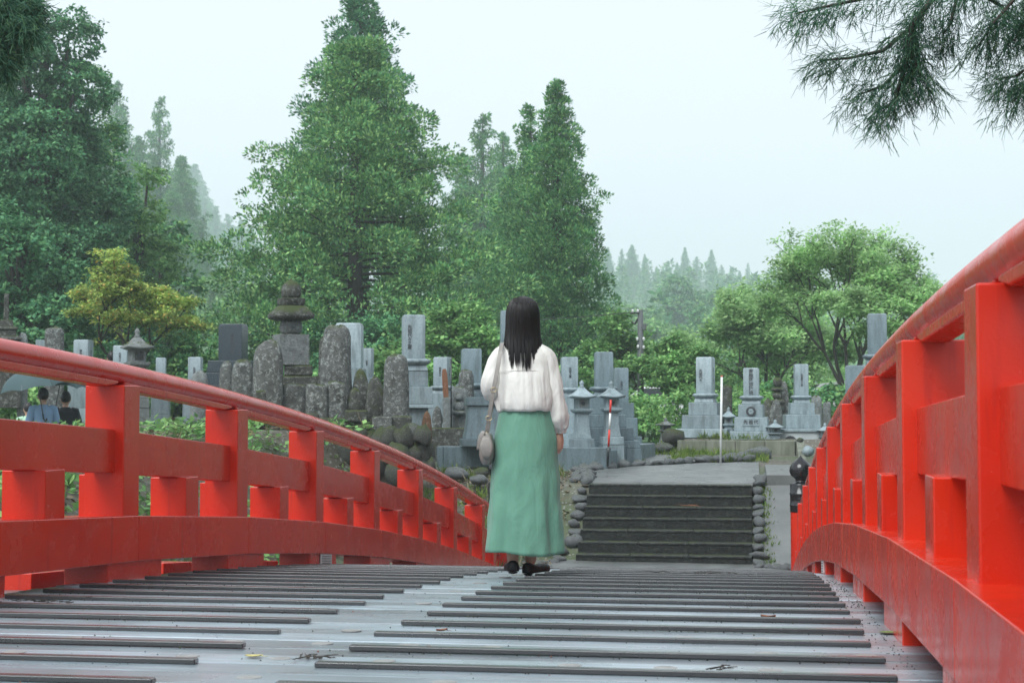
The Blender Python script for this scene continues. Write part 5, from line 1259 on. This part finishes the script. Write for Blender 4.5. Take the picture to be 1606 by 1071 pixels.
# blouse: torso, yoke gathers and two balloon sleeves
rings = []; n = 150
prof = [(0, .948, .136, .105), (.02, .940, .150, .118), (.05, .938, .160, .130), (.1, .955, .168, .140), (.2, .995, .172, .146), (.35, 1.05, .168, .142), (.5, 1.11, .162, .134), (.62, 1.165, .160, .126), (.64, 1.168, .160, .124), (.75, 1.215, .163, .116), (.85, 1.258, .160, .104), (.92, 1.292, .135, .088), (.97, 1.320, .090, .072), (1, 1.335, .066, .064)]
for t, z, rx, ry in prof:
    def f(a, t=t):
        gth = sst(0, .5, t) * (1 - sst(.60, .635, t)) if t > .0 else 0
        back = max(0, -math.sin(a))
        v = .022 * gth * back * (math.sin(26 * a + .9 * math.sin(3 * a)) * .6 + .7 * math.sin(13 * a + 1 + 2 * t) + .4 * math.sin(41 * a))
        v += .10 * (1 - sst(.15, .6, t)) * (t > .01) * mnoise.noise(Vector((math.cos(a) * 3.2, math.sin(a) * 3.2, t * 3))) + .06 * mnoise.noise(Vector((math.cos(a) * 2, math.sin(a) * 2, t * 6 + 8))) * (t < .9)
        v += .018 * math.sin(30 * a) * (t < .03)
        return 1 + v
    zz = lambda a: 0
    rg = ring(.004 + .016 * (1 - t), -.004, rx, ry, z, n, f)
    rg = [(x, y, q + .016 * mnoise.noise(Vector((x * 14, y * 14, 1.0))) * (t < .12) - (.012 * (abs(x) / .16) ** 2 if t > .8 else 0)) for x, y, q in rg]
    rings.append(rg)
bl = MB().loft(rings, False, False)
def sleeve(pts, rad, seed, n=48):
    pts = [Vector(p) for p in pts]; R_ = []
    # dense path
    path = []; rr = []
    for i in range(len(pts) - 1):
        for k in range(5): path.append(pts[i].lerp(pts[i + 1], k / 5)); rr.append(rad[i] + (rad[i + 1] - rad[i]) * k / 5)
    path.append(pts[-1]); rr.append(rad[-1]); m = len(path); prev = None
    # soften the corners
    for _ in range(3): path = [path[0]] + [(path[i - 1] + path[i] * 2 + path[i + 1]) / 4 for i in range(1, m - 1)] + [path[-1]]
    for i, p in enumerate(path):
        t = (path[min(i + 1, m - 1)] - path[max(i - 1, 0)]).normalized(); a0 = (t.cross(Vector((0, 1, 0))) if prev is None else (prev - t * prev.dot(t))).normalized(); prev = a0; b0 = t.cross(a0)
        s = i / (m - 1); rg = []
        for j in range(n):
            a = 2 * math.pi * j / n; g = sst(.55, 1, s)
            k = 1 + .13 * g * math.sin(9 * a + seed) * (s < .97) + .09 * mnoise.noise(Vector((math.cos(a) * 1.8 + seed, math.sin(a) * 1.8, s * 7))) + .10 * mnoise.noise(Vector((math.cos(a) * 3 + seed, math.sin(a) * 3, s * 11 + 5))) * (s > .1) + .06 * g * math.sin(5 * a + 2)
            rg.append(p + (a0 * math.cos(a) + b0 * math.sin(a)) * rr[i] * k)
        R_.append(rg)
    bl.loft(R_, False, False)
    return path
sleeve([(.085, -.004, 1.268), (.132, -.006, 1.245), (.158, -.01, 1.16), (.174, -.012, 1.05), (.190, 0, .95), (.198, .012, .90), (.206, .03, .85), (.2085, .034, .828), (.209, .0345, .812)], [.062, .062, .058, .058, .066, .068, .056, .037, .035], 1.0)
sleeve([(-.085, -.004, 1.268), (-.132, -.006, 1.245), (-.160, -.015, 1.17), (-.178, -.022, 1.11), (-.176, .0, 1.065), (-.165, .07, 1.055), (-.145, .14, 1.065), (-.13, .175, 1.075), (-.128, .185, 1.078)], [.062, .062, .060, .061, .062, .064, .058, .037, .034], 2.0)
blo = bl.build('blouse', M['blouse'], woman, smooth=True); blo.modifiers.new('th', 'SOLIDIFY').thickness = .0025
MB().tube([(-.158 + .316 * i / 20, -(.005 + .124 * math.sqrt(max(0, 1 - ((-.158 + .316 * i / 20) / .166) ** 2))) - .0025, 1.168 - .004 * math.cos(i * .3)) for i in range(21)], .0018, 5).build('yoke_seam', M['blouse'], blo)
MB().loft([ring(0.002, .0, .066, .064, 1.331, 40), ring(0.002, 0.0, .062, .060, 1.352, 40)], False, False).build('collar', M['blouse'], blo, smooth=True)

# hair
hc = Vector((0, .012, 0)); rh = random.Random(12)
def hair_r(h):
    wx = pl(h, [(1.16, .112), (1.22, .113), (1.30, .111), (1.36, .104), (1.42, .099), (1.47, .098), (1.51, .096), (1.54, .089), (1.565, .075), (1.585, .052), (1.597, .022), (1.600, .004)])
    wy = pl(h, [(1.16, .150), (1.22, .148), (1.28, .138), (1.33, .118), (1.38, .105), (1.43, .108), (1.48, .114), (1.52, .110), (1.55, .098), (1.575, .076), (1.592, .042), (1.600, .006)])
    return wx * .94, wy
hb = MB(); rings = []
for h in (1.27, 1.31, 1.36, 1.40, 1.45, 1.49, 1.52, 1.545, 1.565, 1.58, 1.592, 1.599):
    wx, wy = hair_r(h); wx -= .006; wy -= .008
    rings.append([(hc.x + wx * math.sin(a), hc.y - wy * math.cos(a) * (1 if math.cos(a) > 0 else .45 if h < 1.5 else .85), h) for a in [R(-125) + R(250) * j / 36 for j in range(37)]])
hb.loft(rings, False, True, closed=False)
for i in range(1400):
    phi = R(rh.uniform(-118, 118)); front = abs(phi) > R(75)
    lock = round(phi / R(12.5)) * R(12.5)
    end = rh.gauss(1.212, .020) + .025 * math.sin(lock * 23.0) if not front else rh.gauss(1.235, .03)
    end = max(1.165, end); lay = rh.uniform(-.010, .006); lock = round(phi / R(12.5)) * R(12.5); wv = rh.uniform(0, 6.28); amp = rh.uniform(.2, 1)
    pts = []; rad = []
    for k in range(12):
        t = k / 11; h = 1.600 - (1.600 - end) * (t ** 1.35 if t < .4 else t ** 1.35 + 0)
        wx, wy = hair_r(h); g = sst(.5, 1, t)
        g2 = sst(.62, .98, t); ph = (phi * (1 - .82 * g2) + (lock + .05 * math.sin(lock * 40 + 7 * t)) * .82 * g2 + .09 * amp * math.sin(9 * t + wv) * g) * (1 - .12 * g)
        w = max(.002, wx + lay + .008 * amp * math.sin(11 * t + wv) * g); y_ = max(.002, wy + lay + .006 * amp * math.sin(8 * t + wv) * g)
        front_k = 1 if math.cos(ph) > 0 else (.45 if h < 1.5 else .85)
        pts.append((hc.x + w * math.sin(ph), hc.y - y_ * math.cos(ph) * front_k, h)); rad.append(.0030 * (1 - .8 * max(0, t - .6) / .4) if t > .05 else .002)
    hb.tube(pts, rad, 3, cap=False, flat=.7)
hb.build('hair', M['hair'], woman, smooth=True)

# shoes
for lg, rz, lift in ((legs[0], .06, .02), (legs[1], -.55, 0.0)):
    a = lg[2]; sh = MB(); R_ = []
    for (y, w, h, z) in ((-.056, .008, .02, .02), (-.05, .024, .046, .0), (-.03, .033, .052, 0), (.0, .035, .042, 0), (.04, .038, .034, 0), (.09, .043, .036, 0), (.13, .040, .034, 0), (.155, .028, .026, .002), (.168, .008, .014, .006)):
        R_.append([(w * c * (1 if abs(c) < .9 else .98), y, z + h * s_) for c, s_ in ((-1, .0), (-.85, -.02), (.85, -.02), (1, 0), (1.0, .45), (.8, .85), (.35, 1.0), (-.35, 1.0), (-.8, .85), (-1.0, .45))])
    sh.loft(R_)
    sh.box(-.03, .03, -.05, .0, -.012, .0)
    o = sh.build('shoe', M['shoe'], woman, smooth=True, loc=(a.x, a.y - .02, .012 + lift), rot=(-lift * 2.5, 0, rz)); o.scale = (1.12, 1.12, 1.25); s2 = o.modifiers.new('s', 'SUBSURF'); s2.levels = 1; s2.render_levels = 2

# shoulder bag
bx = Vector((-.205, -.03, .735)); bag = empty('shoulder_bag', Matrix.Translation(woman.location) @ Matrix.Rotation(WR, 4, 'Z') @ Vector((-.205, -.02, .635)), WR)
tag(bag, 'grey leather shoulder bag hanging at the woman\'s side', 'bag')
R_ = []
for z, rx, ry in ((0, .022, .075), (.012, .036, .098), (.05, .048, .118), (.1, .050, .122), (.14, .044, .115), (.17, .034, .10), (.186, .02, .08)):
    R_.append(ring(0, 0, rx, ry, z, 28, lambda a: (abs(math.cos(a)) ** 2.6 + abs(math.sin(a)) ** 2.6) ** (-1 / 2.6)))
bb = MB().loft(R_).build('body', M['bag'], bag, smooth=True); bb.scale = (.9, .9, 1)
fl = MB(); R_ = []
for i in range(9):
    t = i / 8; z = .19 - .105 * t; rx = pl(z, [(.08, .050), (.14, .044), (.17, .036), (.19, .020)]) + .005
    R_.append([(-rx * math.cos(a) * 1.0 - .001, -.105 * (1 - .35 * t * t) * math.sin(a), z) for a in [R(-75) + R(150) * j / 12 for j in range(13)]])
fl.loft(R_, False, False, closed=False); flo = fl.build('flap', M['bag'], bag, smooth=True); flo.modifiers.new('th', 'SOLIDIFY').thickness = .004
R_ = []
for i in range(7):
    t = i / 6; z = .165 - .13 * t; w = .07 * math.sin(math.pi * (.12 + .8 * t)) + .004
    R_.append([(x, -pl(z, [(0, .09), (.05, .122), (.1, .126), (.14, .118), (.17, .104)]) - .004 * math.cos(x / max(w, .001) * 1.4), z) for x in [-w * .5 + w * j / 6 for j in range(7)]])
pk = MB().loft(R_, False, False, closed=False).build('pocket_panel', M['bag'], bag, smooth=True); pk.modifiers.new('th', 'SOLIDIFY').thickness = .005
# strap over the shoulder (thin band following the back)
def band(pts, w, th, name, m, parent, nrm):
    mb = MB(); R_ = []
    for i, p in enumerate(pts):
        p = Vector(p); t = (Vector(pts[min(i + 1, len(pts) - 1)]) - Vector(pts[max(i - 1, 0)])).normalized(); nn = Vector(nrm[i] if isinstance(nrm, list) else nrm).normalized(); s = t.cross(nn).normalized(); nn = s.cross(t)
        R_.append([p + s * w / 2 + nn * th / 2, p - s * w / 2 + nn * th / 2, p - s * w / 2 - nn * th / 2, p + s * w / 2 - nn * th / 2])
    return mb.loft(R_).build(name, m, parent, bevel=.001)
off = Vector((-.205, -.02, .635))
back = [(-.205, -.085, .815), (-.192, -.125, .90), (-.178, -.158, .985), (-.165, -.160, 1.06), (-.150, -.150, 1.14), (-.138, -.138, 1.21), (-.128, -.118, 1.27), (-.122, -.085, 1.308), (-.118, -.03, 1.330), (-.118, .03, 1.325), (-.125, .08, 1.285), (-.14, .12, 1.2), (-.16, .16, 1.08), (-.185, .17, .95), (-.205, .06, .815)]
nrm = [(-.4, -1, 0)] * 6 + [(-.1, -1, .6), (-.1, -.6, 1), (-.1, 0, 1), (0, .5, 1), (0, 1, .4)] + [(-.3, 1, 0)] * 4
band([Vector(p) - off for p in back], .024, .004, 'strap', M['bag'], bag, nrm)
for z in (1.06, .93):
    i = min(range(len(back[:8])), key=lambda q: abs(back[q][2] - z)); p = Vector(back[i]) - off
    rg = MB(); rg.tube([p + Vector((.018 * math.cos(a), -.006, .013 * math.sin(a))) for a in [6.283 * j / 12 for j in range(13)]], .0022, 6); rg.build('buckle', M['brass'], bag, smooth=True)
for y in (-.085, .06):
    rg = MB(); c = Vector((-.205, y, .815)) - off; rg.tube([c + Vector((0, .014 * math.cos(a), .014 * math.sin(a) - .004)) for a in [6.283 * j / 12 for j in range(13)]], .0025, 6); rg.build('ring', M['brass'], bag, smooth=True)

# --- visitors at the far left
M['lightblue'] = cloth('pale_blue_shirt', (0.20, 0.33, 0.52), (0.26, 0.40, 0.58)); M['blackshirt'] = cloth('black_shirt', (0.012, 0.016, 0.018), (0.02, 0.026, 0.03))
M['trouser'] = cloth('dark_trousers', (0.03, 0.034, 0.04), (0.045, 0.05, 0.058)); M['palegreen'] = cloth('pale_green_shirt', (0.32, 0.52, 0.36), (0.40, 0.60, 0.44))
def visitor(px, ytop, d, hgt, shirt, label, hold=False, rz=0.0):
    t = P(px, ytop, d); z = t.z - hgt; s = hgt / 1.6; V = lambda *p: Vector(p) * s
    arms = [dict(pts=[V(.16, 0, 1.28), V(.22, .02, 1.05), V(.20, .12, .86)], fd=Vector((0, .3, -1)), pn=Vector((-1, .2, 0)), thumb=-1), dict(pts=[V(-.16, 0, 1.28), V(-.22, .0, 1.06), (V(-.20, .2, 1.15) if hold else V(-.21, .08, .85))], fd=(Vector((.2, .6, .8)) if hold else Vector((0, .2, -1))), pn=Vector((1, .2, 0)), thumb=1)]
    o = person_body(.011, hgt, arms, True); o.location = (t.x, t.y, z); o.rotation_euler = (0, 0, VIEW(t) + rz); tag(o, label, 'person', 'visitors among the graves')
    mb = MB(); rg = []
    for zz, rx, ry in ((.93, .15, .12), (1.0, .145, .118), (1.12, .15, .125), (1.24, .165, .125), (1.29, .15, .11), (1.325, .09, .08), (1.345, .065, .065)): rg.append([tuple(Vector(p) * s) for p in ring(0, 0, rx, ry, zz, 26)])
    mb.loft(rg, False, False)
    for a in arms: mb.tube([a['pts'][0] - Vector((a['pts'][0].x * .35, 0, 0)), a['pts'][0], a['pts'][0].lerp(a['pts'][1], .5), a['pts'][0].lerp(a['pts'][1], .95)], [.065 * s, .066 * s, .062 * s, .06 * s], 14, cap=False)
    mb.build('shirt', shirt, o, smooth=True)
    tr = MB(); 
    for sx in (-1, 1): tr.tube([V(sx * .07, 0, .96), V(sx * .085, 0, .8), V(sx * .085, .01, .46), V(sx * .085, -.01, .07)], [.11 * s, .10 * s, .075 * s, .06 * s], 14, cap=False)
    tr.build('trousers', M['trouser'], o, smooth=True)
    h = MB(); h.ball(tuple(V(0, .004, 1.507)), .103 * s, 16, 12, (.84, 1.0, 1.08)); h.build('hair', M['hair'], o, smooth=True)
    for sx in (-1, 1): MB().ball((sx * .085 * s, .05 * s, .03 * s), .055 * s, 10, 6, (.8, 2.2, .7)).build('shoe', M['shoe'], o, smooth=True)
    return o, t
visitor(68, 609, 26.5, 1.68, M['lightblue'], 'person in a pale blue shirt seen from behind under an umbrella', True, .15)
visitor(103, 614, 27.3, 1.66, M['blackshirt'], 'person in a black shirt seen from behind under an umbrella', False, -.1)
visitor(44, 632, 29.5, 1.5, M['palegreen'], 'person in a pale green shirt beyond the umbrellas', False, .3)
visitor(175, 552, 33, 1.65, M['trouser'], 'dark haired person just showing above the handrail', False, .2)
M['umb'] = leaf_mat('umbrella_cloth', [(0, (0.075, 0.125, 0.135)), (1, (0.095, 0.15, 0.16))], .3, .5, .05)
def umbrella(px, py, d, wpx, label, tilt):
    c = P(px, py, d); k = d / F; Rr = wpx * k / 2
    root = empty('umbrella', c); root.rotation_euler = tilt; tag(root, label, 'umbrella', 'umbrellas of the visitors')
    for g in range(8):
        mb = MB(); R_ = []
        for i in range(7):
            t = i / 6; rr = Rr * math.sin(t * 1.25) / math.sin(1.25); z = -Rr * .52 * (1 - math.cos(t * 1.25)) / (1 - math.cos(1.25))
            row = []
            for j in range(6):
                a = 2 * math.pi * (g + j / 5) / 8; sag = 1 - .10 * t * math.sin(math.pi * j / 5); row.append((rr * sag * math.cos(a), rr * sag * math.sin(a), z + .03 * t * math.sin(math.pi * j / 5)))
            R_.append(row)
        mb.loft(R_, False, False, closed=False); mb.build('panel', M['umb'], root, smooth=True)
        mb = MB(); a = 2 * math.pi * g / 8; mb.tube([(Rr * math.sin(t * 1.25 / 6) / math.sin(1.25) * math.cos(a), Rr * math.sin(t * 1.25 / 6) / math.sin(1.25) * math.sin(a), -Rr * .52 * (1 - math.cos(t * 1.25 / 6)) / (1 - math.cos(1.25)) - .006) for t in range(7)], .004, 5); mb.build('rib', M['black'], root)
    MB().tube([(0, 0, .05), (0, 0, -.4), (0, 0, -.85)], .008, 8).build('shaft', M['black'], root)
    MB().tube([(0, 0, -.78), (0, 0, -.86), (.02, 0, -.9), (.05, 0, -.89), (.055, 0, -.86)], .012, 8).build('handle', M['black'], root)
umbrella(55, 576, 26.3, 122, 'dark grey green umbrella held over the pale blue shirt', (R(6), R(-8), 0))
umbrella(98, 580, 27.1, 86, 'grey green umbrella held over the black shirt', (R(4), R(10), .3))

# parked car and a tent in the distance behind the graves
M['carwhite'] = mat('white_car_paint', [(0.3, (0.70, 0.71, 0.72)), (0.7, (0.76, 0.77, 0.78))], 3, rough=(0.15, 0.25), bstr=0, coat=.6)
M['glass'] = mat('car_glass', [(0.3, (0.015, 0.02, 0.022)), (0.7, (0.02, 0.026, 0.03))], 3, rough=(0.05, 0.1), bstr=0)
M['tyre'] = mat('tyre', [(0.3, (0.012, 0.012, 0.012)), (0.7, (0.02, 0.02, 0.02))], 20, rough=(0.7, 0.9))
def car(px, py, d, rz, label):
    c = P(px, py, d); c.z = ground_z(c.x, c.y); root = empty('parked_car', c, rz); tag(root, label, 'car', 'cars parked behind the graves')
    prof = [(-2.0, .35), (-2.05, .62), (-1.95, .85), (-1.2, .95), (-.55, 1.42), (.2, 1.5), (1.3, 1.47), (1.85, 1.0), (2.0, .9), (2.02, .4)]
    mb = MB(); R_ = []
    for w, ins in ((-.82, .12), (-.78, 0), (.78, 0), (.82, .12)): R_.append([(x * (1 - ins * .15), w * (1 if z < 1 else .86), z - (.05 if ins and z > 1 else 0)) for x, z in prof])
    body = mb.loft(R_).build('body', M['carwhite'], root, bevel=.05)
    for s in (-1, 1):
        MB().hexa([(-1.0, s * .80, .97), (1.55, s * .80, .97), (1.55, s * .83, .97), (-1.0, s * .83, .97), (-.48, s * .70, 1.38), (1.2, s * .70, 1.38), (1.2, s * .73, 1.38), (-.48, s * .73, 1.38)]).build('side_window', M['glass'], root)
        for x in (-1.25, 1.25):
            wh = MB().lathe([(.16, -.1), (.31, -.1), (.32, 0), (.31, .1), (.16, .1)], 20).build('wheel', M['tyre'], root, loc=(x, s * .74, .31), rot=(R(90), 0, 0))
            MB().lathe([(.17, -.105), (.17, .105)], 14).build('rim', M['plaque'], wh)
        MB().ball((-1.98, s * .58, .72), .1, 10, 8, (.6, 1.2, .7)).build('headlight', M['paintwhite'], root, smooth=True)
    MB().hexa([(-1.16, -.66, .99), (-1.14, .66, .99), (-1.12, .66, .98), (-1.12, -.66, .98), (-.6, -.6, 1.40), (-.6, .6, 1.40), (-.57, .6, 1.385), (-.57, -.6, 1.385)]).build('windscreen', M['glass'], root)
    return root
car(1030, 655, 46, .25, 'white parked car half hidden behind the fresh green maple')
car(1312, 655, 50, .1, 'white parked car beyond the stones close to the handrail')

# ------------------------------------------------------------------ mist
hz = MB().box(-400, 400, -70, 880, -4.0, 96.0)
m = bpy.data.materials.new('mist'); m.use_nodes = True; nt = m.node_tree; nt.nodes.clear()
o_ = N(nt, 'ShaderNodeOutputMaterial'); pv = N(nt, 'ShaderNodeVolumePrincipled'); pv.inputs['Color'].default_value = (0.84, 0.97, 1.0, 1); pv.inputs['Density'].default_value = HAZE; pv.inputs['Anisotropy'].default_value = 0.25
nt.links.new(pv.outputs[0], o_.inputs['Volume'])
tag(hz.build('haze', m), 'pale mist hanging over the valley', 'haze', kind='stuff')
